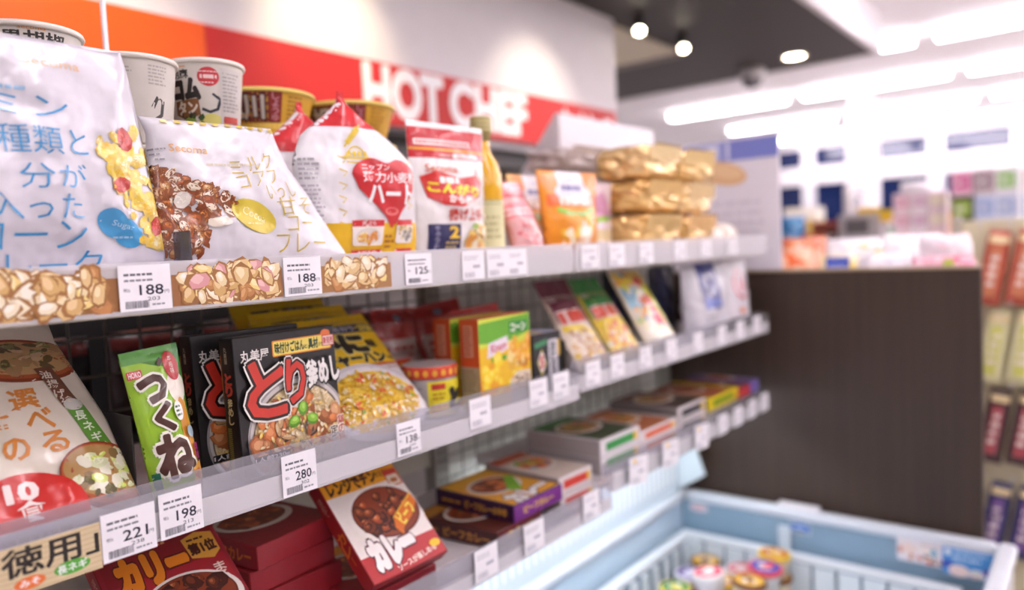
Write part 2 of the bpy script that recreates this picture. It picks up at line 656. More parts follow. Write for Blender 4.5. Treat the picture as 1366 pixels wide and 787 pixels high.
for X, _ in ROWS:
    for k, yc in enumerate((3.05, 1.68, .33, -1.02, -2.4, -3.8)):
        if X < 5.9 and yc > 1: continue
        lab = '%s fluorescent ceiling light of the row %s' % (('leftmost', 'second', 'third', 'fourth', 'fifth', 'sixth')[k - (2 if X < 5.9 else 0)], names.get(X, 'over the aisle'))
        if X < 4 or yc < -.9:
            lab = 'white fluorescent ceiling light over the aisle outside the picture'
        t = thing('ceiling_light', lab, 'light', (X, yc, 2.92), group='fluorescent ceiling lights')
        for s_, nm in ((hm, 'lamp_housing'), (tubes[0], 'tube'), (tubes[1], 'tube')):
            c = s_.copy() if proto else s_
            if proto: COL.objects.link(c)
            c.parent = t
        proto = True

# ---- fascia with lettering, soffit, hot food case
mb = MB(); mb.box(-2.5, 3.285, 1.915, 1.955, 2.03, 2.70, 'f1ebec')
fas = struct('wall_counter', mb, WALLP, 'white fascia wall over the hot food counter')
mb = MB(); mb.box(-2.5, 4.12, 1.957, 2.36, 2.672, 2.699, 'e9dfc6'); mb.box(4.05, 4.125, 1.95, 2.365, 2.664, 2.70, '8d857c')
mb.box(3.29, 4.12, 2.362, 2.40, 2.664, 2.70, '8d857c')
struct('trim_2', mb, WALLP)
sg = thing('counter_sign', 'red and orange sign band reading HOT CHEF on the white fascia', 'sign', (0, 1.914, 2.035))
mb = MB(); mb.box(-2.5, 1.11, -.012, 0, 0, .205, 'ff6410'); obj('orange_panel', mb, GLOSSY, sg)
mb = MB(); mb.box(1.112, 3.25, -.012, 0, 0, .205, 'd8251f'); obj('red_panel', mb, GLOSSY, sg)
p = Print(lambda x, y, o: (x, -.012 - o, y), lift=.001)
p.text('HOT', 1.66, .032, 2.02, .188, 'fffaf8', .055, res=3)
p.build('lettering', mat('sign_white', .3, var=0), sg)
p = Print(lambda x, y, o: (x, -.012 - o, y), lift=.001)
p.text('CHEF', 2.07, .032, 2.52, .188, 'fffaf8', .055, res=3)
p.build('lettering', mat('sign_white', .3, var=0), sg)
p = Print(lambda x, y, o: (x, -.012 - o, y), lift=.001)
p.text('ホットシェフ', 2.78, .05, 3.20, .17, 'fffaf8', .05)
p.build('lettering', mat('sign_white', .3, var=0), sg)

hc = thing('hot_food_case', 'grey hot food display case behind the counter below the red sign', 'display case', (0, 0, 0))
mb = MB(); mb.box(1.0, 3.3, 2.02, 2.6, 0, 1.15, 'b9b2ae', .01); obj('counter_base', mb, PAINT, hc)
mb = MB(); mb.box(1.2, 3.2, 2.05, 2.55, 1.95, 2.03, '57524f', .005); obj('case_top', mb, PAINT, hc)
mb = MB(); mb.box(1.2, 3.2, 2.5, 2.55, 1.15, 1.95, 'd8d2cf'); obj('case_back', mb, PAINT, hc)
for x in (1.2, 2.2, 3.16):
    mb = MB(); mb.box(x, x + .04, 2.05, 2.09, 1.15, 1.95, '7b3a34'); obj('case_post', mb, PAINT, hc)
mb = MB(); mb.box(1.24, 3.16, 2.09, 2.5, 1.80, 1.82, '4b4643'); obj('case_shelf', mb, PAINT, hc)
mb = MB(); mb.box(1.24, 3.16, 2.09, 2.5, 1.52, 1.54, '4b4643'); obj('case_shelf', mb, PAINT, hc)

# ---- lamps on the dark ceiling
EM_WARM = mat('warm_lens', .4, col='fff3d8', var=0, emit=14)
for x, lab in ((1.52, 'black ceiling spotlight shining on the sign above the cup noodles'), (3.33, 'black ceiling spotlight nearest the end of the white fascia'), (3.81, 'black ceiling spotlight glowing on the dark ceiling right of the fascia')):
    t = thing('spotlight', lab, 'light', (x, 1.80, 2.70))
    mb = MB(); mb.tube([(0, 0, 0), (0, 0, -.03)], .02, 10, '221d1b'); obj('mount', mb, PAINT, t, True)
    d = Vector((-.5, -.35, -.8)).normalized()
    c0 = Vector((0, 0, -.05))
    mb = MB(); mb.tube([c0 - d * .035, c0 + d * .035], .028, 16, '221d1b'); obj('lamp_can', mb, PAINT, t)
    mb = MB(); mb.tube([c0 + d * .036, c0 + d * .039], .024, 16, 'ffffff'); obj('lens', mb, EM_WARM, t)
sl = bpy.data.lights.new('sign_spot', 'SPOT'); sl.energy = SPOT_W; sl.color = (1, .82, .52); sl.spot_size = R(75); sl.spot_blend = .9; sl.shadow_soft_size = .03
so = bpy.data.objects.new('sign_spot', sl); COL.objects.link(so); so.location = (1.50, 1.50, 2.55)
s2 = bpy.data.lights.new('sign_spot', 'SPOT'); s2.energy = SPOT_W; s2.color = (1, .86, .66); s2.spot_size = R(80); s2.spot_blend = .9; s2.shadow_soft_size = .03
for sx in (.75, 2.6):
    q2 = bpy.data.objects.new('sign_spot', s2); COL.objects.link(q2); q2.location = (sx, 1.42, 2.55)
    q2.rotation_euler = (Vector((sx, 1.91, 2.12)) - q2.location).to_track_quat('-Z', 'Y').to_euler()
so.rotation_euler = (Vector((1.53, 1.91, 2.27)) - so.location).to_track_quat('-Z', 'Y').to_euler()
t = thing('downlight', 'round warm downlight recessed in the dark ceiling', 'light', (4.80, 1.53, 2.70))
mb = MB(); mb.lathe([(.075, 0), (.075, -.006), (.062, -.006), (.062, 0)], 28, 'f4e6c0'); obj('ring', mb, PAINT, t, True)
mb = MB(); mb.lathe([(.0005, -.003), (.061, -.003)], 28, 'ffffff'); obj('lens', mb, EM_WARM, t)
t = thing('security_camera', 'white dome security camera hanging from the dark ceiling', 'camera', (4.95, 1.855, 2.70))
mb = MB(); mb.lathe([(.001, 0), (.085, 0), (.088, -.012), (.08, -.055), (.07, -.06)], 28, 'e6e2e4'); obj('housing', mb, PLASTIC, t, True)
mb = MB(); mb.lathe([(.068, -.058), (.064, -.085), (.045, -.11), (.02, -.122), (.0005, -.124)], 28, '77747a'); obj('dome', mb, mat('dome', .12, var=0), t, True)

# ---- dark wood end panel
wood = mat('dark_wood', 0.5, col='46352a', var=0.3, scale=5, stretch=(14, 14, .35), detail=6)
pn = thing('end_panel', 'tall dark brown wood panel standing at the end of the shelves and freezer', 'panel', (2.275, .70, 0))
mb = MB(); mb.box(-.018, .018, -.437, 1.0, 0, 1.492, '4b3d36', .001); obj('panel_board', mb, wood, pn)
mb = MB(); mb.box(-.019, .019, -.438, 1.0, 1.4922, 1.499, 'b09a7c'); obj('edge_strip', mb, PAINT, pn)

# ================================================================== the gondola
mb = MB()
su = thing('shelf_unit', 'grey gondola frame with slotted uprights, wire mesh and beige back panels', 'shelf unit', (0, 1.15, 0))
for x in (1.15, 2.21, .155):
    mb = MB(); mb.box(x - .022, x + .022, -.012, .022, .79, 1.60, 'a9a79c', .002)
    u = obj('upright', mb, PAINT, su)
    mb = MB()
    for k in range(38):
        z = .82 + k * .02
        for s_ in (-.010, .006):
            mb.box(x + s_, x + s_ + .004, -.0128, -.0122, z, z + .012, '4a4944')
    q = obj('slots', mb, PAINT, u); q['kind'] = 'stuff'
mb = MB(); mb.box(1.17, 2.19, .014, .02, .79, 1.56, 'eeede4'); obj('back_panel', mb, PAINT, su)
for x0, x1 in ((.178, .50), (.503, .826), (.829, 1.127)):
    mb = MB(); mb.box(x0, x1, .0, .008, 1.14, 1.318, 'c9c5b4', .001); obj('back_panel', mb, PAINT, su)
for x0, x1, z0, z1, c in ((1.175, 2.185, .80, 1.555, '9c9a8e'), (.18, 1.125, 1.335, 1.555, '6d6b64')):
    mb = MB()
    n = int((x1 - x0) / .048)
    for k in range(n + 1):
        x = x0 + (x1 - x0) * k / n
        mb.tube([(x, -.004, z0), (x, -.004, z1)], .0022, 6, c)
    n = int((z1 - z0) / .048)
    for k in range(n + 1):
        z = z0 + (z1 - z0) * k / n
        mb.tube([(x0, -.0075, z), (x1, -.0075, z)], .0022, 6, c)
    obj('wire_mesh', mb, PAINT, su)['kind'] = 'stuff'
mb = MB(); mb.box(-.02, 1.127, .34, .35, 1.12, 1.58, '2b2a2a'); mb.box(-.02, 1.127, .035, .33, 1.31, 1.325, '3b3a3a'); obj('rear_shelf_and_shade', mb, PAINT, su)  # near-black sheet behind the rear board paints the darkness beyond the mesh

def shelf(label, x0, x1, zt, zr0, zr1, deck='efe9ea', yf=.772):
    t = thing('gondola_shelf', label, 'shelf', ((x0 + x1) / 2, .96, zt))
    xm = (x0 + x1) / 2
    mb = MB(); mb.box(x0 - xm, x1 - xm, yf + .012 - .96, 1.135 - .96, -.022, -.0008, deck, .002); obj('deck', mb, PAINT, t)
    mb = MB(); mb.box(x0 - xm, x1 - xm, yf + .003 - .96, yf + .011 - .96, zr0 - zt, min(zr1 - zt - .012, .004), 'f4eff2', .001); obj('rail_back', mb, PLASTIC, t)
    mb = MB()
    mb.prism([(yf - .96 - .0005, zr0 - zt), (yf - .96 + .0015, zr0 - zt), (yf - .96 + .001, (zt + .007 if zr1 > zt + .022 else zr1) - zt), (yf - .96 - .001, (zt + .007 if zr1 > zt + .022 else zr1) - zt)], x0 - xm, x1 - xm, 0, 'ffffff')
    mb.prism([(yf - .96 - .002, zr0 - zt - .003), (yf - .96 + .012, zr0 - zt - .003), (yf - .96 + .012, zr0 - zt), (yf - .96 - .002, zr0 - zt)], x0 - xm, x1 - xm, 0, 'ffffff')
    obj('price_rail', mb, CLEAR, t)
    if zr1 > zt + .022:
        mb = MB(); mb.box(x0 - xm, x1 - xm, yf - .96 - .0005, yf - .96 + .001, zt + .008 - zt, zr1 - zt, 'ffffff'); obj('rail_lip', mb, CLEAR2, t)
    return t

def shelf_front(t, zb, x0, x1, yf, z0, z1, loc, m=None):
    """clear low fence along the front"""
    mb = MB(); mb.box(x0 - loc[0], x1 - loc[0], yf - .96, yf - .96 + .0015, z0 - zb, z1 - zb, 'ffffff'); obj('front_fence', mb, CLEAR2, t)

TOP = 1.586
MID = 1.338
LOW = 1.136
LOW1 = 1.095
sh = {}
sh['t1'] = shelf('white top shelf carrying cereal bags, flour and cup noodles', .0, 1.147, TOP, 1.555, 1.604)
sh['t2'] = shelf('white top shelf carrying orange pouches and gold foil packs', 1.153, 2.13, TOP, 1.555, 1.604)
sh['m1'] = shelf('white middle shelf carrying miso soup, rice boxes and jars', .0, 1.147, MID, 1.318, 1.367)
sh['m2'] = shelf('white middle shelf carrying long sauce pouches and white packs', 1.153, 2.13, MID + .012, 1.330, 1.380)
sh['l1'] = shelf('lowest shelf carrying red curry boxes', .0, 1.246, LOW1, 1.082, 1.136)
sh['l2'] = shelf('lowest shelf carrying flat stacked boxes near the dark panel', 1.252, 2.12, LOW, 1.112, 1.160)
for k, (a, b) in dict(m1=(0, 1.147), m2=(1.153, 2.13), l1=(0, 1.246), l2=(1.252, 2.12)).items():
    z = {'m1': MID, 'm2': MID + .012, 'l1': LOW1, 'l2': LOW}[k]
    shelf_front(sh[k], z, a, b, .792, z, z + (.034 if k[0] == 'm' else .026), ((a + b) / 2,))
for k in ('t1', 't2'):
    mb = MB(); mb.box(-.0015 - (.5735 if k == 't1' else .4885), (.572 if k == 't1' else .488), -.186, -.17, -.036, -.0225, 'c9c2b0'); obj('under_lip', mb, PAINT, sh[k])

# lamps under the lowest shelf that light the freezer
LED = mat('shelf_lamp_tube', .5, col='f4faff', var=0, emit=22)
for lab, a, b, zz in (('white lamp strip under the lowest shelf left of the rail joint', .1, 1.2, LOW1 - .0225), ('white lamp strip under the lowest shelf near the dark panel', 1.30, 2.11, LOW - .0225)):
    t = thing('shelf_lamp', lab, 'light', ((a + b) / 2, .905, zz))
    h_ = (b - a) / 2
    mb = MB(); mb.box(-h_, h_, -.048, .03, -.004, 0, 'e8e8ea', .001); mb.box(-h_, h_, -.048, -.045, -.040, -.004, 'e8e8ea'); obj('lamp_hood', mb, PAINT, t)
    mb = MB(); mb.tube([(-h_ + .02, 0, -.012), (h_ - .02, 0, -.012)], .007, 10, 'ffffff'); obj('tube', mb, LED, t, True)

# photo strip of flakes in the first rail
def flakes(p, x0, y0, x1, y1, n, r, pal, bg):
    p.rect(x0, y0, x1, y1, bg)
    p.heap(lambda x, y: x0 + r < x < x1 - r and y0 + r * .5 < y < y1 - r * .5, (x0, y0, x1, y1), pal, n, r * .6, r, (.45, .85), .22, edge='a87440')
CREAM = [('f0dcae', 'fbf0d2', 'fffaf0'), ('e6c58c', 'f6e3b8'), ('f6e8c8', 'fff8e6'), ('d9b070', 'eed09c'), ('f3d98c', 'fbeab4'), ('c88a52', 'dba870')]
def strip(label, x0, x1, z0, z1, fn, seed=1):
    t = thing('photo_strip', label, 'shelf strip', ((x0 + x1) / 2, .7712, z0))
    mb = MB(); mb.box(-(x1 - x0) / 2, (x1 - x0) / 2, 0, .0006, 0, z1 - z0, 'ece4d8'); obj('card_strip', mb, PAPER, t)
    p = Print(lambda x, y, o: (x, -o, y), lift=.00005, step=.00001, seed=seed)
    fn(p, x1 - x0, z1 - z0); p.build('strip_print', PAPER, t)
    return t
strip('cream and brown flake photograph strip left of the first 188 tag', .16, .339, 1.556, 1.600, lambda p, w, h: flakes(p, -w / 2, 0, w / 2, h, 150, .013, CREAM, '9c6a3a'))
strip('flake photograph strip between the two 188 price tags', .392, .527, 1.556, 1.600, lambda p, w, h: flakes(p, -w / 2, 0, w / 2, h, 110, .013, CREAM + [('e0a0a0', 'f0c4c0')], 'a06c40'), 2)
strip('flake photograph strip right of the second 188 tag', .582, .70, 1.556, 1.600, lambda p, w, h: flakes(p, -w / 2, 0, w / 2, h, 80, .012, CREAM, 'b08050'), 3)

def price_tag(label, x, z, price=None, w=.05, h=.048, yf=.7692, sub='', yellow=False, tilt=0, group='price tags', head=True):
    t = thing('price_tag', label, 'price tag', (x, yf, z), (0, R(tilt), 0), group)
    mb = MB(); mb.box(-w / 2, w / 2, 0, .0005, 0, h, 'f8f5f8'); obj('card', mb, PAPER, t)
    p = Print(lambda a, b, o: (a, -o, b), lift=.00008, step=.00001, seed=int(x * 997))
    if price:
        p.bars(-w * .40, h * .74, w * .30, h * .84, 1, '6a6a72')
        p.bars(-w * .40, h * .62, w * .36, h * .71, 1, '8a8a92')
        p.text(price, -w * .12, h * .34, w * .34, h * .56, '26263a', .012, keep=False)
        p.text('円', w * .36, h * .35, w * .45, h * .43, '5a5a66')
        p.text('税込', -w * .42, h * .42, -w * .30, h * .50, '5a5a66')
        if sub:
            p.text(sub, w * .02, h * .21, w * .26, h * .29, '4a4a5a')
        p.barcode(-w * .40, h * .06, w * .05, h * .22, '70707a')
        p.bars(w * .1, h * .08, w * .42, h * .16, 1, 'a0a0a8')
    else:
        p.bars(-w * .40, h * .66, w * .36, h * .84, 2, 'cac6ce')
        p.rect(-w * .02, h * .40, w * .30, h * .50, 'b8b4bf')
        p.barcode(-w * .40, h * .08, w * .05, h * .26, 'c4c2ca', 14)
    if yellow:
        p.ell(-w * .22, h * .86, .006, .0045, 'f6c81a', -20)
    p.build('tag_print', PAPER, t)
    return t
price_tag('white price tag reading 188 under the blue lettered cereal bag', .364, 1.555, '188', .053, .0465, sub='203')
price_tag('white price tag reading 188 under the cocoa flake bag', .555, 1.5555, '188', .054, .0465, sub='203')
for x, l in ((.751, 'pale price tag on the top rail under the heart flour bag'), (.868, 'pale price tag on the top rail under the oil bottle'), (.978, 'pale price tag on the top rail under the pink bags, right one'), (.926, 'pale price tag on the top rail under the red zip bag')):
    price_tag(l, x, 1.5555, None if x > .8 else '125', .052, .044)
for i, x in enumerate((1.20, 1.30, 1.42, 1.58, 1.72, 1.88)):
    price_tag('pale price tag on the far top rail under %s' % ('the front orange pouch', 'the lilac pouch', 'the yellow pouch', 'the left column of gold packs', 'the right column of gold packs', 'the small cream sachet')[i], x, 1.5555, None, .06, .044)
price_tag('large white price tag reading 221 under the miso soup bag', .329, 1.311, '221', .053, .048, sub='238')
price_tag('white price tag reading 198 under the green pouch', .383, 1.315, '198', .047, .048, sub='213', yf=.7685)
price_tag('white price tag reading 280 under the front black rice box', .532, 1.316, '280', .049, .050, sub='302')
price_tag('white price tag reading 138 under the yellow fried rice pouch', .714, 1.320, '138', .045, .046, sub='149')
for x, z, l in ((.867, 1.325, 'white tag under the yellow lidded jar'), (1.020, 1.328, 'white tag under the corn soup box'), (1.088, 1.329, 'white tag under the small black box'), (1.195, 1.334, 'white tag under the maroon pouch, left of two'), (1.285, 1.334, 'white tag under the maroon pouch, right of two'),
                (1.40, 1.334, 'white tag under the green sauce pouch'), (1.52, 1.334, 'white tag under the yellow and pink pouch'), (1.66, 1.334, 'white tag under the first white pack'), (1.80, 1.334, 'white tag under the white pack with navy label, left of two'), (1.92, 1.334, 'white tag under the white pack with navy label, right of two'), (2.04, 1.334, 'white tag under the pack with the red drop')):
    price_tag(l, x, z, None, .05, .046)
for x, l, y in ((.86, 'white tag on the lowest rail below the leaning curry box', 0), (.985, 'white tag on the lowest rail below the purple box', 0), (1.165, 'white tag with yellow dot below the orange box pair', 0), (1.335, 'white tag with yellow dot below the green striped boxes', 1), (1.48, 'white tag with yellow dot below the orange striped box', 1),
                (1.64, 'white tag with yellow dot below the dark striped boxes', 1), (1.78, 'white tag below the yellow box, left of two', 0), (1.88, 'white tag below the yellow box, right of two', 0), (1.98, 'white tag below the red box end', 0), (2.07, 'white tag on the lowest rail next to the dark panel', 0)):
    price_tag(l, x, (1.086 if x < 1.24 else 1.108) if not y else 1.104, None, .055 if not y else .075, .05 if not y else .058, yf=.766 - .006 * y, yellow=y, tilt=4 * y)

# wooden-look header card on the middle rail
def head(p, w, h):
    p.rect(-w / 2, 0, w / 2, h, 'dcc8a0')
    for k in range(9):
        y = h * (k + .5) / 9
        p.line([(-w / 2, y), (-w / 6, y + .001), (w / 6, y - .001), (w / 2, y)], .0007, 'c8ae80')
    p.text('お徳用」', -w * .42, h * .38, w * .48, h * .95, '2c2420', .02)
    p.ell(.0, h * .2, .013, .006, 'ea7a3c'); p.text('みそ', -.008, h * .13, .008, h * .27, 'ffffff', .02)
    p.ell(.036, h * .24, .016, .0065, '5cb040'); p.text('長ネギ', .023, h * .15, .049, h * .33, 'ffffff', .02)
t = strip('wood patterned header card with black brush characters under the miso soup bag', .176, .3015, 1.309, 1.354, head)
t.location.y = .7690

# back boards above the far end of the top shelf
wb = thing('display_board', 'plain white display board with a slanted wing behind the gold packs', 'board', (1.71, 1.178, 1.601))
mb = MB(); mb.box(0, .54, 0, .012, 0, .362, 'ece7ea', .001); obj('back_board', mb, PLASTIC, wb)
mb = MB(); mb.box(0, .54, -.0012, 0, .28, .2815, 'c8c2c6'); obj('fold_line', mb, PLASTIC, wb)
mb = MB(); mb.prism([(.012, 0), (.30, 0), (.30, .09), (.15, .20), (.012, .362)], 0, .010, 0, 'e2dde0'); obj('side_wing', mb, PLASTIC, wb)
pb = thing('poster_board', 'white poster board with a blue header standing on the dark panel end', 'poster', (2.24, .97, 1.5))
mb = MB(); mb.box(-.005, .005, -.205, .19, 0, .40, 'e9e4ea', .001); obj('board', mb, PLASTIC, pb)
p = Print(lambda x, y, o: (-.005 - o, -x, y), lift=.0006)
p.rect(-.19, .335, .205, .396, '7d86cf'); p.rect(-.19, .335, .03, .396, 'b5bbe2')
for k in range(4):
    p.rect(-.15 + k * .045, .352, -.12 + k * .045, .382, 'f6f6fc')
p.rect(.045, .34, .055, .392, 'e4e6f4')
p.ell(.03, .30, .08, .035, 'e6b986', -14); p.ell(.035, .306, .06, .02, 'efcb9c', -14)
p.bars(-.17, .10, .16, .22, 4, 'dad4dc')
p.build('poster_print', PAPER, pb)
# ================================================================== products, top shelf
def pouch(name, label, cat, loc, ol, T, col, draw, rot=(0, 0, 0), m=None, group=None, parts=None, maxlen=.007, seed=1, lift=.0006, step=.00005, body='pouch', **k):
    t = thing(name, label, cat, loc, rot, group)
    f = pouch_body(ol, T, col, body, m or FILM, t, seed=seed, **k)
    for nm, fn in ([('front_print', draw)] if callable(draw) else draw or []):
        p = Print(lambda x, y, o: f(x, y, o), maxlen=maxlen, lift=lift, step=step, seed=seed)
        fn(p); p.build(nm, m or FILM, t)
    return t
BAGWHITE = 'dcd8e0'
BL = '3f9ed8'
def rot2(x, y, a):
    return (x * cos(R(a)) - y * sin(R(a)), x * sin(R(a)) + y * cos(R(a)))

# --- cereal bag with blue letters; local x = X - .287
YEL = [('f2c81e', 'f8de5c', 'fdf0a4'), ('f4d24a', 'fbe98c'), ('eebb18', 'f6d648'), ('f8e9a0', 'fdf6cf')]
def bagA(p):
    p.text('Secoma', -.004, .211, .048, .220, 'ecc49c', .005)
    X0 = -.287
    p.bars(-.09, .182, .0, .189, 1, '9cc4e4')
    for s_, x0, x1, y0, y1 in (('ビタミン', .163, .312, .160, .182), ('種類と', .247, .326, .124, .151), ('分が', .262, .322, .091, .116), ('入った', .236, .316, .061, .087), ('コーン', .222, .318, .034, .060), ('フレーク', .213, .334, .004, .032)):
        x0 += .006; x1 += .006
        p.text(s_, x0 + X0, y0, x1 + X0, y1, BL, -.006)
    for a, b in ((.352, .058), (.368, .048)):
        p.ell(a + X0, b, .0175, .0135, '46a4dc', -38)
    p.line([(.338 + X0, .066), (.384 + X0, .050)], .006, '46a4dc')
    p.text('Sugar', .350 + X0, .052, .374 + X0, .059, 'bfe2f6', .0, -14)
    p.bars(.352 + X0, .042, .376 + X0, .046, 1, 'a6d4f0')
def bagA_pic(p):
    X0 = -.287
    ax, ay, bx, by = .374 + X0, .150, .416 + X0, .040
    def ins(x, y):
        t = ((x - ax) * (bx - ax) + (y - ay) * (by - ay)) / ((bx - ax) ** 2 + (by - ay) ** 2)
        if t < -.05 or t > 1.02: return False
        d = abs((x - ax) * (by - ay) - (y - ay) * (bx - ax)) / math.hypot(bx - ax, by - ay)
        return d < .036 * (1.05 - .25 * t)
    p.heap(ins, (.32 + X0, .03, .435 + X0, .165), YEL, 110, .004, .009, (.5, .95), .25, edge='f0d070')
    for x, y, r in ((.374, .146, .0135), (.364, .098, .011), (.404, .056, .011)):
        x += X0
        p.blob(x, y, r, 'b8322c', .12, .8); p.blob(x - .001, y + .001, r * .78, 'd9483c', .2, .8)
        for _ in range(14):
            p.blob(x + p.rnd.uniform(-.6, .6) * r, y + p.rnd.uniform(-.5, .5) * r, .0007, 'f2a08c', .1)
pouch('cereal_bag', 'big white cereal bag with blue lettering and yellow flakes', 'cereal bag', (.287, .822, TOP),
      [(0, -.122, .128), (.03, -.125, .126), (.12, -.124, .116), (.20, -.122, .106), (.222, -.121, .103), (.243, -.12, .098)], .034, BAGWHITE,
      [('front_print', bagA), ('flake_picture', bagA_pic)], rot=(R(-2), 0, 0), kind='pillow', seed=3, amp=.012, freq=17)

# --- cocoa flake bag; local x = X - .535
BRN = [('a04a18', 'cc6c28', 'e89a50'), ('b85a1c', 'dc8034', 'f2b468'), ('8a3c14', 'b45c24'), ('c87430', 'e89c50', 'f6c888'), ('b87840', 'deae74', 'f4dcb4'), ('e8d8c0', 'f4ead8')]
def bagB(p):
    X0 = -.535
    p.text('Secoma', .432 + X0, .140, .474 + X0, .149, 'f0b878', .01, -4)
    p.bars(.47 + X0, .124, .53 + X0, .129, 1, 'd8d0b8')
    Y = 'd2b83c'
    rows = [('ミルク', .497, .556, .119, .139, 14), ('コアフ', .503, .560, .101, .119, 12), ('いっし', .538, .580, .086, .107, 10), ('甘そ', .550, .606, .066, .090, 6), ('コー', .562, .606, .046, .065, 4), ('フレー', .546, .622, .019, .043, 0)]
    for s_, a, b, c, d, r in rows:
        p.text(s_, a + X0, c, b + X0, d, Y, -.012, r, keep=False)
    p.ell(.519 + X0, .064, .030, .0180, 'dcc53e', -26)
    p.text('Cocoa', .503 + X0, .061, .535 + X0, .071, 'f7efb4', .0, -22)
    p.bars(.508 + X0, .053, .532 + X0, .057, 1, 'efe29a')
    for x in range(14):
        p.rect(-.105 + x * .015, .1765, -.098 + x * .015, .1805, 'e4c648')
    for k in range(3):
        p.bars(.402 + X0 + k * .007, .142 - k * .006, .428 + X0, .146 - k * .006, 1, '9a969c')
def bagB_pic(p):
    X0 = -.535
    def ins(x, y):
        x -= X0
        if x < .412: return False
        top = .124 - (x - .41) * .45
        bot = .072 - abs(x - .44) * .1 if x > .458 else .030
        if x < .455: bot = .022
        return x < .494 and bot < y < top
    p.heap(ins, (.405 + X0, .02, .52 + X0, .13), BRN, 170, .004, .009, (.35, .8), .25, edge='8c4a1c')
    p.blob(.438 + X0, .085, .011, 'd8d0c4', .1, .75, .9); p.blob(.437 + X0, .087, .008, 'ece6da', .1, .75, .9)
    p.blob(.474 + X0, .058, .013, 'f3e6d2', .3, .5, .2); p.blob(.482 + X0, .056, .008, 'fbf4e8', .3, .5, .2)
pouch('cereal_bag', 'white flake bag with yellow lettering, cocoa flakes and a yellow oval', 'cereal bag', (.535, .820, TOP),
      [(0, -.125, .128), (.02, -.128, .125), (.08, -.128, .088), (.13, -.125, .056), (.165, -.120, .044), (.184, -.126, .039)], .029, 'e2dfe4',
      [('front_print', bagB), ('flake_picture', bagB_pic)], rot=(R(-9), 0, R(-3)), kind='pillow', seed=8, amp=.0065, freq=18)

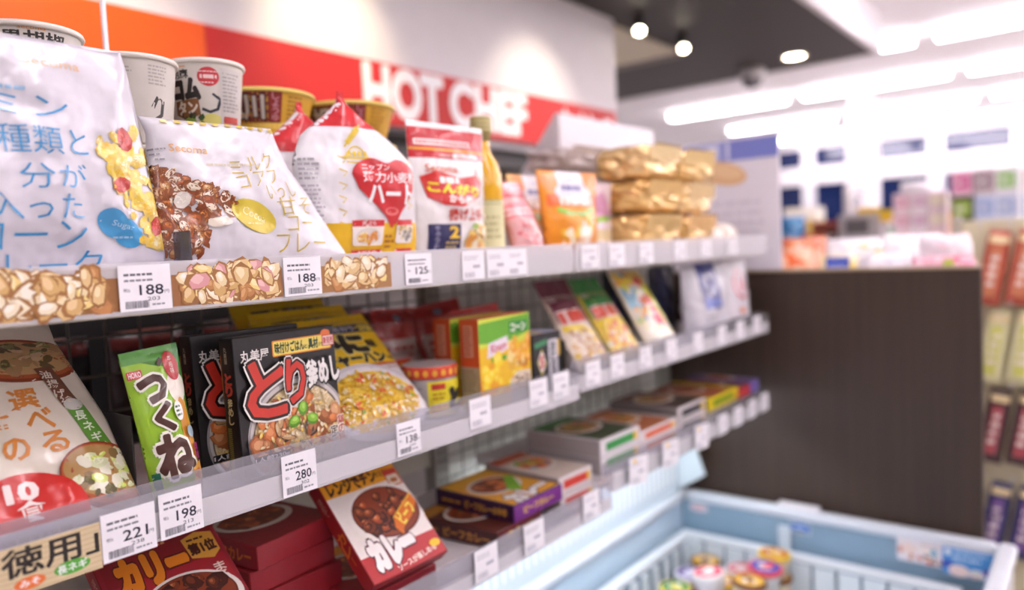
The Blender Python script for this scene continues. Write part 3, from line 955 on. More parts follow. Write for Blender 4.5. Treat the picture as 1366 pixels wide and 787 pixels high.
# --- heart flour bags
FY = 'e8c93c'
def heart(p, cx, cy, s, col):
    pts = []
    for k in range(40):
        a = 2 * PI * k / 40
        pts.append((cx + s * .0625 * 16 * sin(a) ** 3 / 16 * 16 / 16 * 1.0, cy + s * .0625 * (13 * cos(a) - 5 * cos(2 * a) - 2 * cos(3 * a) - cos(4 * a)) / 16))
    p.poly(pts, col)
def flourdraw(front):
    def fn(p):
        X0 = -.712
        p.rect(.600 + X0, .193 if front else .168, .820 + X0, .245, 'd8262e')
        p.rect(.652 + X0, .0, .83 + X0, .060, 'f2c218')
        p.rect(.617 + X0, .0, .653 + X0, .165, 'f4f2f4')
        for k in range(6):
            p.line([(.672 + X0, .152 - .018 * k), (.684 + X0, .148 - .018 * k), (.678 + X0, .142 - .018 * k)], .0014, FY)
            p.line([(.795 + X0 - .004 * k, .155 - .012 * k), (.803 + X0, .150 - .013 * k), (.79 + X0, .146 - .013 * k)], .0014, FY)
        # rolling pin and pie drawn in yellow line
        p.line([(.688 + X0, .170), (.706 + X0, .192)], .008, 'eed258'); p.line([(.684 + X0, .165), (.71 + X0, .197)], .0025, FY)
        pie = [(.682 + X0 + .038 * t, .150 + .016 * sin(PI * t)) for t in [k / 12 for k in range(13)]]
        p.line(pie, .002, FY); p.line([(.678 + X0, .150), (.724 + X0, .150)], .0025, FY); p.line([(.684 + X0, .144), (.718 + X0, .144)], .002, FY)
        for k in range(4):
            p.ell(.690 + X0 + .008 * k, .156, .003, .004, FY)
        heart(p, .735 + X0, .182, .0115, 'd8262e'); heart(p, .742 + X0, .158, .0065, 'd8262e')
        p.poly([(.690 + X0, .128)] + [(.747 + X0 - .057 * cos(R(a)), .128 + .026 * sin(R(a)) * (1 - .35 * math.exp(-((a - 90) / 16) ** 2))) for a in range(10, 175, 6)] + [(.804 + X0, .128), (.800 + X0, .108), (.785 + X0, .086), (.768 + X0, .064), (.757 + X0, .052), (.748 + X0, .066), (.724 + X0, .088), (.700 + X0, .108)], 'd3222a')
        p.text('ニップン', .706 + X0, .134, .752 + X0, .143, 'fff6f4', .02)
        p.text('薄力小麦粉', .706 + X0, .117, .806 + X0, .132, 'fff6f4', .015)
        p.text('ハート', .716 + X0, .088, .798 + X0, .114, 'ffffff', .045)
        p.ell(.756 + X0, .076, .013, .006, 'e87a74'); p.ell(.756 + X0, .077, .009, .0035, 'd3222a')
        p.rrect(.690 + X0, .028, .742 + X0, .064, .004, 'f6efe6'); p.rect(.690 + X0, .055, .742 + X0, .064, 'd8262e'); p.text('天ぷら', .705 + X0, .0565, .728 + X0, .0625, 'fff0ee', .02)
        p.ell(.716 + X0, .041, .020, .012, 'e2d9d0')
        p.heap(lambda x, y: ((x - .716 - X0) / .017) ** 2 + ((y - .041) / .009) ** 2 < 1, (.70 + X0, .03, .735 + X0, .055), [('e8b64c', 'f2d27e'), ('dc8a3c', 'eeb068'), ('f0d890', 'f8ecc0')], 26, .003, .005)
        p.rrect(.766 + X0, .030, .800 + X0, .064, .004, 'f6efe6'); p.rect(.766 + X0, .056, .80 + X0, .064, 'd8262e')
        p.heap(lambda x, y: .77 + X0 < x < .796 + X0 and .034 < y < .054, (.77 + X0, .03, .80 + X0, .06), [('b88c50', 'd8b478'), ('8c8a84', 'c0bab0'), ('e8d8b0',)], 22, .002, .005)
        p.rrect(.690 + X0, .000, .742 + X0, .022, .003, 'f6efe6'); p.rect(.690 + X0, .014, .742 + X0, .022, 'd8262e'); p.text('お好み焼', .700 + X0, .0155, .732 + X0, .0205, 'fff0ee', .02)
        p.rrect(.766 + X0, .000, .800 + X0, .022, .003, 'f6efe6'); p.rect(.766 + X0, .014, .80 + X0, .022, 'd8262e')
        p.bars(.745 + X0, .022, .764 + X0, .044, 3, 'b8741c')
        p.bars(.622 + X0, .118, .649 + X0, .150, 5, 'b8b4ba'); p.bars(.622 + X0, .062, .650 + X0, .114, 9, 'c6c0c8')
        p.barcode(.625 + X0, .016, .648 + X0, .042)
    return fn
FOL = [(0, -.098, .102), (.03, -.096, .106), (.10, -.094, .107), (.148, -.093, .102), (.182, -.078, .062), (.212, -.040, .014), (.228, -.022, -.008), (.236, -.020, -.010)]
pouch('flour_bag', 'red and white flour bag with a big red heart, the front one', 'flour bag', (.709, .852, TOP), FOL, .034, 'f3f0f3', flourdraw(True), kind='pillow', seed=14, amp=.004, freq=20, rot=(R(1), 0, R(-8)))
pouch('flour_bag', 'red topped white flour bag half hidden behind the heart flour bag', 'flour bag', (.706, .945, TOP), [(a, b * .95, c * .95) for a, b, c in FOL], .034, 'f3f0f3', flourdraw(False), kind='pillow', seed=21, amp=.004, freq=20, rot=(R(1), 0, R(-6)))

# --- red zip bag of tempura flour
def zipbag(p):
    p.rect(-.085, .148, .085, .196, 'c8202a')
    p.rect(-.085, .160, .085, .164, 'e8a83a'); p.rrect(-.075, .168, .045, .178, .002, 'f0d8d4'); p.bars(-.07, .170, .04, .176, 1, 'c8504c')
    p.rrect(.0, .149, .06, .157, .003, 'f2e4e0'); p.text('Secoma', .01, .1505, .05, .1555, 'c04030', .02)
    p.bars(-.03, .150, -.002, .156, 1, 'f0c0b8')
    p.text('Secoma', -.060, .126, .005, .138, 'e0642c', .01)
    p.poly([(-.07, .118), (-.04, .128), (.01, .118), (.05, .124), (.062, .112), (.05, .085), (.01, .072), (-.03, .074), (-.06, .086)], 'd42a24')
    p.bars(-.035, .108, .01, .119, 1, 'fff6f0', .1)
    p.text('こんがり', -.058, .092, .05, .108, 'f6e41c', .06, -4, out='c8201c', ow=.05)
    p.text('から揚げ', -.02, .076, .05, .090, 'fff4ec', .04, -4)
    p.text('揚げ上手', -.022, .050, .056, .068, 'c8371e', .035)
    p.rect(-.062, -.002, .0, .044, '2a2a5c'); p.text('2', -.022, .022, -.004, .040, 'f2c83a', .04)
    p.vtext('サクッと', -.047, .042, .0095, 'c8c8e4', .0)
    p.bars(-.03, .004, -.003, .018, 2, 'c8b070')
    p.ell(.045, .016, .036, .026, 'efe0b0', 20)
    p.heap(lambda x, y: ((x - .042) / .034) ** 2 + ((y - .016) / .026) ** 2 < 1, (.0, -.01, .08, .045), [('e8b83c', 'f4d878'), ('f0ca58', 'f8e6a4'), ('d8923c',), ('f6ecd0',)], 70, .004, .008)
    p.ell(.035, .040, .009, .005, '98b838'); p.line([(.028, .034), (.07, .012)], .0022, '5a3018')
    p.heap(lambda x, y: x > .055, (.055, .05, .085, .14), [('f6f2ee',), ('f0d8c0',)], 14, .003, .006)
pouch('flour_bag', 'white zip bag of frying flour with a red top band', 'flour bag', (.899, .845, TOP), [(0, -.078, .076), (.05, -.08, .079), (.15, -.083, .083), (.197, -.085, .084), (.205, -.084, .083)], .024, 'f2eeec', zipbag, kind='stand', seed=31, amp=.003, freq=18, rot=(R(1), 0, R(-3)))

# --- oil bottles
OILG = mat('bottle_oil', 0.08, coat=.6, var=.05, scale=20)
def bottle(label, loc):
    t = thing('oil_bottle', label, 'bottle', loc, (0, 0, R(-35)), 'oil bottles')
    mb = MB(); mb.lathe([(.001, 0), (.031, .0), (.034, .004), (.034, .12), (.033, .145), (.027, .166), (.018, .180), (.0145, .190), (.0145, .208)], 28, 'ecb414', cap0=False)
    obj('bottle_glass', mb, OILG, t, True)
    mb = MB(); mb.lathe([(.0155, .205), (.0165, .205), (.0165, .216), (.019, .217), (.019, .245), (.017, .247), (.001, .247)], 28, 'b3a469')
    for z in (.222, .229, .236): mb.lathe([(.0193, z), (.0193, z + .003)], 28, 'd2c68c')
    obj('cap', mb, PAINT, t, True)
    p = Print(s_cone(.034, .034, .1), maxlen=.006, lift=.0006)
    p.rect(-.036, .012, .036, .118, 'e3dfae'); p.rect(-.036, .118, .036, .128, '6a5a40'); p.bars(-.018, .120, .018, .126, 1, 'f0e8c8')
    p.bars(-.024, .09, .024, .108, 3, 'b0ac70'); p.bars(-.024, .03, .024, .075, 4, 'c4be88')
    p.build('label_print', PAPER, t)
bottle('golden oil bottle with an olive cap beside the red zip bag', (1.022, .872, TOP))
bottle('capped oil bottle mostly hidden behind the red zip bag', (1.055, .985, TOP))

# --- pink bags
def pinkbag(p):
    p.rect(-.06, .105, .06, .14, 'de6a70'); p.bars(-.04, .11, .05, .13, 2, 'f2b8b8')
    p.poly([(-.06, .088), (.02, .098), (.055, .085), (.055, .06), (-.06, .062)], 'e8868a'); p.bars(-.045, .066, .045, .084, 2, 'fbe8e6')
    p.heap(lambda x, y: True, (-.05, .0, .05, .058), [('d85c60',), ('f0b0b0',), ('e88c8c',), ('fbe4e0',)], 90, .003, .007)
for k, (x, y, l) in enumerate(((1.105, .838, 'slumped pink bag right of the oil bottle, nearest the rail'), (1.136, 1.005, 'pink bag standing behind the slumped pink bag'), (1.17, 1.07, 'small pink bag at the back between oil bottle and orange pouch'))):
    pouch('pink_bag', l, 'bag', (x, y, TOP), [(0, -.042, .044), (.05, -.042, .042), (.125, -.042, .040), (.14, -.042, .038)], .022, 'ecb4b4', pinkbag, kind='stand', seed=40 + k, amp=.003, freq=20, rot=(R(-20 if k == 0 else -4), 0, 0), group='pink bags')

# --- orange pouches
def orangepouch(cm, ct):
    def fn(p):
        p.rect(-.09, .0, .09, .150, cm)
        p.ell(-.062, .128, .026, .020, 'f08a1c'); p.ell(.062, .128, .026, .022, 'f08a1c')
        p.rect(-.075, .080, .075, .104, ct); p.rect(-.04, .10, .04, .15, 'e8e2e6')
        p.ell(0, .108, .052, .02, 'e8e2e6'); p.bars(-.032, .110, .034, .122, 1, '5a5a9c', .1); p.bars(-.01, .132, .015, .138, 1, '9ab4e0')
        p.bars(-.045, .082, .05, .099, 1, 'fff2e4', .1, False)
        p.line([(-.055, .074), (-.02, .064), (.02, .064), (.055, .076)], .010, '8cc43c'); p.bars(-.035, .062, .035, .068, 1, 'dcecb0')
        p.heap(lambda x, y: abs(x) < .05 - y * .1, (-.06, .0, .06, .055), [('f8c02c', 'fbdc7c'), ('f6a41e',), ('fff0d0',)], 30, .007, .014)
        p.poly([(-.012, .0), (.028, .0), (.036, .035), (.01, .05), (-.004, .03)], 'fff0dc')
    return fn
OOL = [(0, -.074, .074), (.02, -.078, .078), (.10, -.086, .084), (.138, -.090, .090), (.146, -.090, .090)]
pouch('juice_pouch', 'orange stand pouch facing front beside the pink bags', 'pouch', (1.238, .835, TOP), OOL, .026, 'f2a028', orangepouch('f39a1c', 'ec6a1e'), kind='stand', seed=50, amp=.002, freq=15, rot=(R(-2), 0, R(-6)))
pouch('juice_pouch', 'orange stand pouch standing just behind the front orange pouch', 'pouch', (1.235, .925, TOP), OOL, .026, 'f2a028', orangepouch('f0b040', 'e87a30'), kind='stand', seed=51, amp=.002, freq=15, rot=(0, 0, R(4)))
def lilac(p):
    p.rect(-.09, 0, .09, .15, 'f0dfe6'); p.poly([(-.06, .09), (.05, .13), (.07, .08), (-.03, .05)], 'd89ac0'); p.line([(-.06, .062), (.06, .070)], .012, '9ccc4c'); p.rect(-.06, .02, .06, .045, 'ecd9a8')
pouch('juice_pouch', 'pale lilac stand pouch right of the orange pouch', 'pouch', (1.378, .885, TOP), OOL, .026, 'efdfe6', lilac, kind='stand', seed=52, amp=.002, freq=15, rot=(0, 0, R(-4)))
def yelpouch(p):
    p.rect(-.09, 0, .09, .15, 'f4dc2c'); p.ell(0, .125, .06, .03, 'f0921c'); p.rect(-.07, .07, .07, .092, 'e84a28'); p.line([(-.06, .06), (.06, .064)], .012, '7cb83c'); p.heap(lambda x, y: True, (-.05, .0, .05, .05), [('f8e860',), ('fbf2b0',)], 20, .006, .01)
pouch('juice_pouch', 'yellow stand pouch against the gold foil packs', 'pouch', (1.388, .945, TOP), [(a * 1.1, b * .7, c * .7) for a, b, c in OOL], .024, 'f2d830', yelpouch, kind='stand', seed=53, amp=.002, freq=15, rot=(0, 0, R(-4)))

# --- gold foil packs, stacked
def brick(name, label, loc, w, d, h, col, m, rot=(0, 0, 0), group=None, seed=0, cat='pack', band=None):
    """a vacuum packed block: soft corners, puckered faces, folded end flap"""
    t = thing(name, label, cat, loc, rot, group)
    bm = bmesh.new()
    bmesh.ops.create_cube(bm, size=1)
    bmesh.ops.subdivide_edges(bm, edges=bm.edges, cuts=11, use_grid_fill=True)
    for v in bm.verts:
        p_ = v.co.copy()
        q = Vector((p_.x * 2, p_.y * 2, p_.z * 2))
        l = (abs(q.x) ** 6 + abs(q.y) ** 6 + abs(q.z) ** 6) ** (1 / 6)
        q = q / l
        n = noise.noise(Vector((q.x * 2.1 + seed, q.y * 2.1, q.z * 2.6))) + .6 * abs(noise.noise(Vector((q.x * 4 + seed, q.y * 5, q.z * 5))))
        n2 = noise.cell(Vector((q.x * 3.3 + seed, q.y * 4, q.z * 3.1))) + .8 * noise.noise(Vector((q.x * 7 + seed, q.y * 8, q.z * 8)))
        q *= 1 + .07 * n + .035 * n2 - .06
        v.co = (q.x * w / 2, q.y * d / 2, max(0, (q.z + 1) * h / 2))
    mb = MB(); mb.add([v.co.copy() for v in bm.verts], [[v.index for v in f.verts] for f in bm.faces], col)
    bm.verts.ensure_lookup_table(); bm.free()
    obj('pack_body', mb, m, t, m is not FOIL)
    mb = MB()
    mb.add([(-w * .47, -d * .48, h * .5), (w * .47, -d * .48, h * .5), (w * .40, -d * .53, h * .93), (-w * .40, -d * .53, h * .93), (w * .36, -d * .56, h * .98), (-w * .36, -d * .56, h * .98)], [(0, 1, 2, 3), (3, 2, 4, 5)], col)
    obj('end_flap', mb, m, t)
    return t
GC = ('f4d08c', 'efc67e', 'f8d89c')
gi = 0
for row, z in enumerate((0, .078, .156)):
    for c, x in enumerate((1.552, 1.748)):
        lab = 'gold foil pack, %s row of the stack, %s column' % (('bottom', 'middle', 'top')[row], ('left', 'right')[c])
        brick('foil_pack', lab, (x + (.006 * row if c == 0 else 0), .862, TOP + z), .178, .15, .077, GC[(row + c) % 3], FOIL, (0, 0, R(-4 + 3 * ((row + c) % 3))), 'gold foil packs on the top shelf', seed=gi * 3.1)
        gi += 1
for k, (z, l) in enumerate(((.02, 'lowest'), (.0825, 'second'), (.145, 'third'), (.2075, 'topmost'))):
    brick('silver_pack', 'silvery long pack behind the gold foil stack, %s one' % l, (1.60, 1.045, TOP + (z - .02)), .32, .13, .0615, 'cdbfba', FILM, (0, 0, 0), 'silvery packs behind the gold stack', seed=30 + k)
for k, (x, l) in enumerate(((1.93, 'small cream sachet lying at the far end of the top shelf'), (2.03, 'pale clear sachet lying next to the poster board'))):
    pouch('sachet', l, 'sachet', (x, .83, TOP), [(0, -.05, .05), (.03, -.05, .048), (.06, -.045, .04)], .02, 'eadfcf', None, kind='pillow', seed=60 + k, amp=.004, rot=(R(-30), 0, 0))

# ------------------------------------------------------------------ cup noodles
CUPM = mat('cup_paper', .5, var=.06, scale=60)
LIDM = mat('cup_lid', .3, metal=.2, var=.05)
def cup(label, loc, r0, r1, h, col, draw, lid='d8d4cc', rz=-30, group=None, name='noodle_cup', cat='cup noodles', rim=None):
    t = thing(name, label, cat, loc, (0, 0, R(rz)), group)
    mb = MB(); mb.lathe([(.001, .0), (r0 - .003, .0), (r0, .003), (r1, h - .006)], 40, col); obj('cup_body', mb, CUPM, t, True)
    mb = MB(); mb.lathe([(r1 - .001, h - .008), (r1 + .0028, h - .008), (r1 + .004, h - .005), (r1 + .0028, h - .002), (r1 - .001, h - .001)], 40, rim or 'ece6da'); obj('rim', mb, CUPM, t, True)
    mb = MB(); mb.lathe([(r1 + .001, h - .0012), (.001, h - .0008)], 40, lid); obj('lid', mb, LIDM, t)
    if draw:
        p = Print(s_cone(r0, r1, h - .006), maxlen=.008, lift=.0005, seed=int(loc[0] * 99)); draw(p); p.build('cup_print', CUPM, t)
    return t
def cup_bw(p):
    p.rect(-.10, .002, .10, .1, 'd9d3c8')
    p.bars(-.034, .088, -.018, .091, 1, 'e0964c')
    p.text('胡麻', -.043, .074, -.020, .086, '2c2824', .03)
    p.text('コム', -.044, .048, -.008, .072, '2a2522', .10)
    p.poly([(-.044, .045), (-.01, .048), (-.008, .026), (-.03, .020), (-.046, .028)], '8a5a30'); p.text('タン', -.040, .028, -.012, .044, 'e8dcc8', .05)
    p.ell(.004, .076, .013, .0125, 'c8363c'); p.rect(-.006, .0735, .014, .0785, 'f0d4d0'); p.bars(-.007, .0665, .015, .070, 1, 'f0d0cc'); p.bars(-.007, .081, .015, .084, 1, 'f0d0cc')
    p.line([(-.006, .034), (.004, .030), (.014, .034), (.018, .046), (.014, .050)], .004, '2a3038'); p.line([(.016, .048), (.008, .054)], .003, '2a3038')
    p.ell(.006, .012, .018, .016, 'd8d070'); p.heap(lambda x, y: -.03 < x < -.006 and .002 < y < .024, (-.03, .0, -.004, .026), [('4c6a24',), ('88a43c',), ('30481a',)], 24, .003, .005)
    p.ell(-.036, .010, .008, .010, 'c8964c'); p.text('しお', -.035, .022, -.014, .030, '2a2522', .04)
    p.rect(.018, .0, .052, .088, 'cfcac4'); p.bars(.021, .03, .048, .084, 11, 'a8a29c'); p.rect(.022, .016, .046, .025, 'c8483c'); p.bars(.022, .002, .046, .013, 3, '9a948e')
cupB = cup('upright white noodle cup with black letters and a red stop mark', (.570, .985, TOP + .186), .0405, .0500, .102, 'dcd6cc', cup_bw)
CUPZ = TOP + .186
def cup_plain(p):
    p.rect(-.10, .002, .10, .1, 'd6d0c6'); p.line([(.03, .044), (.036, .056), (.044, .052), (.042, .036), (.034, .03)], .005, '3a3632'); p.bars(.025, .07, .05, .095, 6, 'b4aea8'); p.bars(-.03, .07, .01, .095, 6, 'b4aea8')
def cup_side(p):
    p.rect(-.10, .002, .10, .1, 'd6d0c6'); p.text('Secoma', -.012, .1015, .012, .1055, 'e0964c', .01)
    p.text('黒胡椒', -.026, .084, .030, .100, '2c2824', .03)
    p.line([(.03, .034), (.036, .044), (.044, .040), (.042, .026), (.034, .02)], .005, '3a3632'); p.bars(.03, .06, .05, .085, 5, 'a8a29c'); p.heap(lambda x, y: .035 < x < .06 and y < .03, (.034, .0, .06, .03), [('b08c50',), ('3a3632',), ('d8c890',)], 20, .002, .004)
cup('white noodle cup peeking over the top of the blue lettered bag', (.345, .965, CUPZ - .012), .0415, .0535, .112, 'd9d4ca', cup_side, rz=-15)
cup('white noodle cup right behind the corner of the blue lettered bag', (.455, .958, CUPZ - .024), .0415, .0520, .108, 'd9d4ca', cup_plain, rz=-34)
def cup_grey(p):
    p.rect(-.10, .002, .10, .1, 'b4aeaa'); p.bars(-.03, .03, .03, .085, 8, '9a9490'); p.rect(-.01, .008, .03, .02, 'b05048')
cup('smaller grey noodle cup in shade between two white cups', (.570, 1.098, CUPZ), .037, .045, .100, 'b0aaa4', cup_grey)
def bowl_y(p):
    p.rect(-.12, .0, .12, .062, 'd9a832'); p.line([(-.1, .012), (-.02, .008), (.05, .013), (.1, .008)], .009, 'efd068')
    p.rect(-.060, .016, .036, .062, '70201c'); p.rect(.018, .016, .036, .062, '8a2a24')
    p.text('旭川', -.052, .022, .010, .056, 'c9c0b8', .04, out='24120e', ow=.05); p.vtext('しょうゆ', .027, .060, .010, 'e4a8b8', .0)
    p.bars(-.03, .025, .0, .029, 1, 'e0a060'); p.bars(.045, .02, .075, .058, 6, 'a8781c')
for z, l in ((0, 'lower'), (1, 'upper')):
    pass
BZ = TOP
def bowlstack(x, y, ls, rz):
    for k, l in enumerate(ls):
        cup(l, (x, y, BZ + .0692 * k), .062, .080, .0688, 'd6aa3c', bowl_y, 'e6d9a0', rz, 'yellow noodle bowls on the top shelf', 'noodle_bowl', 'noodle bowl', rim='ead070')
bowlstack(.712, 1.066, ['yellow noodle bowl at the bottom of the front stack', 'yellow noodle bowl third from the top of the front stack', 'yellow noodle bowl second from the top of the front stack', 'topmost yellow noodle bowl with dark red label behind the flour bag'], -40)
bowlstack(.880, 1.06, ['yellow noodle bowl at the bottom of the rear stack', 'yellow noodle bowl third from the top of the rear stack', 'yellow noodle bowl second from the top of the rear stack', 'topmost yellow noodle bowl of the rear stack by the lettered sign'], -45)
# cups of the lower layer that carry the visible ones
def plaincup(p):
    p.rect(-.1, .0, .1, .19, 'cfc9c0'); p.bars(-.03, .04, .03, .12, 6, 'a8a29c')
for x, y, hh, l in ((.345, .965, .1735, 'tall white cup hidden behind the blue lettered bag, left one'), (.455, .958, .1615, 'tall white cup hidden behind the blue lettered bag, right one'), (.570, .985, .1855, 'tall white cup under the cup with the red stop mark'), (.570, 1.098, .1855, 'tall white cup under the small grey cup')):
    cup(l, (x, y, TOP), .040, .0455, hh, 'cfc9c0', plaincup)
t = thing('sign_rod', 'thin white rod rising behind the noodle cups', 'rod', (.498, 1.115, TOP))
mb = MB(); mb.tube([(0, 0, .004), (0, 0, .46)], .004, 8, 'f4f0f2'); obj('rod', mb, PLASTIC, t, True)
mb = MB(); mb.lathe([(.001, 0), (.02, 0), (.02, .003), (.005, .006), (.001, .006)], 16, 'e8e4e6'); obj('foot', mb, PLASTIC, t, True)
# clear divider between the two cereal bags
t = thing('shelf_divider', 'clear plastic divider between the two cereal bags', 'divider', (.4235, .86, TOP))
mb = MB(); mb.box(-.001, .001, -.075, .10, 0, .05, 'ffffff'); obj('plate', mb, clear_mat('divider_clear', (170, 165, 190), .2, .1, .12), t)
# ================================================================== products, middle shelf
# --- miso soup bag, leaning far back; local x = X - .235
def bowlpic(p, cx, cy, rx_, ry_, soup, items, rim='8c3a1c', rot=-12):
    p.ell(cx, cy, rx_, ry_, rim, rot, 40); p.ell(cx, cy + ry_ * .04, rx_ * .95, ry_ * .90, 'b4572c', rot, 40); p.ell(cx, cy + ry_ * .10, rx_ * .90, ry_ * .80, soup, rot, 40)
    p.heap(lambda x, y: ((x - cx) / (rx_ * .8)) ** 2 + ((y - cy - ry_ * .1) / (ry_ * .68)) ** 2 < 1, (cx - rx_, cy - ry_, cx + rx_, cy + ry_), items, 46, .004, .010, (.35, .8), .15)
def miso(p):
    p.rect(-.12, .0, .135, .26, 'e6dccb')
    bowlpic(p, .055, .208, .060, .034, 'c8a06c', [('b08a5c',), ('8a8a4c', 'a8a868'), ('d8b88c',), ('6c5a34',)], rot=-8)
    p.ell(.0, .135, .012, .016, 'e6dccb')
    for x, s_ in ((.045, '選べる'), (.005, '４種の')):
        pass
    for ch, x, y, s_ in (('選', .046, .152, .026), ('べ', .055, .127, .024), ('る', .062, .098, .024), ('４', .006, .152, .024), ('種', .016, .124, .025), ('の', .026, .096, .024)):
        p.text(ch, x - s_ / 2, y - s_ / 2, x + s_ / 2, y + s_ / 2, 'd98838', .025)
    p.text('用', -.012, .176, .006, .196, 'c84030', .02)
    p.poly([(.065, .190), (.083, .194), (.097, .145), (.081, .136)], '7a4a34'); p.poly([(.082, .136), (.099, .144), (.116, .086), (.112, .078), (.100, .078), (.096, .084)], '5f9a34'); p.ell(.0905, .139, .0095, .008, 'd8d4cc')
    for k, ch in enumerate('油揚げ'): p.text(ch, .069 + k * .0035, .175 - k * .013, .080 + k * .0035, .186 - k * .013, 'f0e4d4', .02)
    p.text('2食', .080, .142, .092, .150, 'f0e4d4', .02)
    for k, ch in enumerate('長ネギ'): p.text(ch, .088 + k * .0045, .118 - k * .0135, .099 + k * .0045, .129 - k * .0135, 'eef4e0', .02)
    p.text('2食', .101, .080, .113, .089, 'eef4e0', .02)
    bowlpic(p, .098, .050, .044, .040, 'b08850', [('d8dcb0', 'eef0d0'), ('c8d860', 'e4ec9c'), ('5c5428', '746c3c'), ('e8e4cc',), ('8c7040',)], rot=-14)
    p.ell(.022, .024, .050, .044, 'd02a24', 0, 36, 0, 180); p.rect(-.028, .012, .072, .025, 'd02a24')
    p.text('10', .006, .040, .032, .058, 'fbeee8', .05); p.text('食', .012, .018, .034, .038, 'fbeee8', .04)
    p.rect(-.12, -.005, .068, .012, 'dcdce0'); p.bars(-.02, .0, .06, .008, 1, '8c8a90')
pouch('soup_pouch', 'cream miso soup bag with orange letters, soup bowls and a red badge', 'soup bag', (.235, .803, MID + .006), [(0, -.12, .116), (.02, -.122, .124), (.12, -.120, .122), (.235, -.115, .100)], .016, 'e6dccb', miso, rot=(R(-40), 0, R(-2)), kind='flat', seed=70, amp=.004, freq=16)
t = thing('shelf_divider', 'dark divider plate right of the miso soup bag', 'divider', (.366, .92, MID))
mb = MB(); mb.box(-.001, .001, -.09, .17, 0, .10, '2c2a2a', .0005); obj('plate', mb, PLASTIC, t)

# --- green pouch
def tsukune_(p):
    p.rect(-.06, .0, .06, .17, '9ccb2e')
    p.poly([(-.05, .165), (.055, .165), (.055, .12), (.035, .142), (.0, .150), (-.02, .156)], '4c8a2a')
    p.rect(-.06, .156, .06, .17, '5aa040'); p.rect(.036, .0, .06, .17, '3c8a34')
    p.poly([(.014, .130), (.035, .138), (.036, .05), (.024, .02), (.018, .06)], 'e8b04c'); p.ell(.026, .122, .016, .018, 'f2eada'); p.ell(.026, .07, .010, .04, 'e09a3a')
    p.ell(.026, .146, .0125, .017, 'c8252a', 8); p.vtext('本格味', .026, .158, .0068, 'f4dcd0', .0)
    p.rrect(-.046, .140, -.024, .149, .001, 'd8484c'); p.text('HOKO', -.044, .1415, -.026, .1475, 'f8e8e4', .03)
    p.line([(.004, .150), (.012, .156)], .006, '4a2c1c')
    for ch, y, x0, x1, h in (('つ', .112, -.034, .006, .027), ('く', .078, -.022, .004, .030), ('ね', .028, -.030, .022, .044)):
        p.text(ch, x0, y, x1, y + h, '4a2416', .06, 0, out=[('f6f4e4', .065)])
    p.ell(.016, .096, .0075, .011, 'f4f4ec'); p.bars(.011, .089, .021, .103, 3, '4c6a3c')
    p.ell(.028, .070, .006, .007, '9ab0b8'); p.vtext('煮物', .032, .056, .009, 'b0287c', .03)
    p.poly([(.016, .030), (.034, .036), (.034, .0), (.012, .004)], 'd8a040'); p.heap(lambda x, y: .016 < x < .034 and y < .03, (.014, .0, .036, .032), [('c86830',), ('e8c060',), ('a84820',)], 20, .002, .004)
    p.poly([(-.06, .034), (-.034, .036), (-.032, .0), (-.06, .0)], '2c7a5c'); p.vtext('タレ付', -.044, .033, .009, 'd8f0dc', .0)
    p.poly([(-.06, .13), (-.048, .14), (-.046, .04), (-.052, .0), (-.06, .0)], '8abc2a')
def tsukune(p):
    k = .70
    f0 = p.tris
    p.tris = lambda vs, ts, c, step=None: f0([(x * k, y) for x, y in vs], ts, c, step)
    tsukune_(p)
pouch('food_pouch', 'bright green pouch with big brown brush letters', 'pouch', (.405, .816, MID + .002), [(0, -.026, .027), (.02, -.028, .028), (.08, -.030, .029), (.15, -.034, .032), (.163, -.035, .032)], .017, '8fc22c', tsukune, rot=(R(-6), R(-4), R(4)), kind='stand', seed=75, amp=.002, freq=18, maxlen=.004, step=.00012)

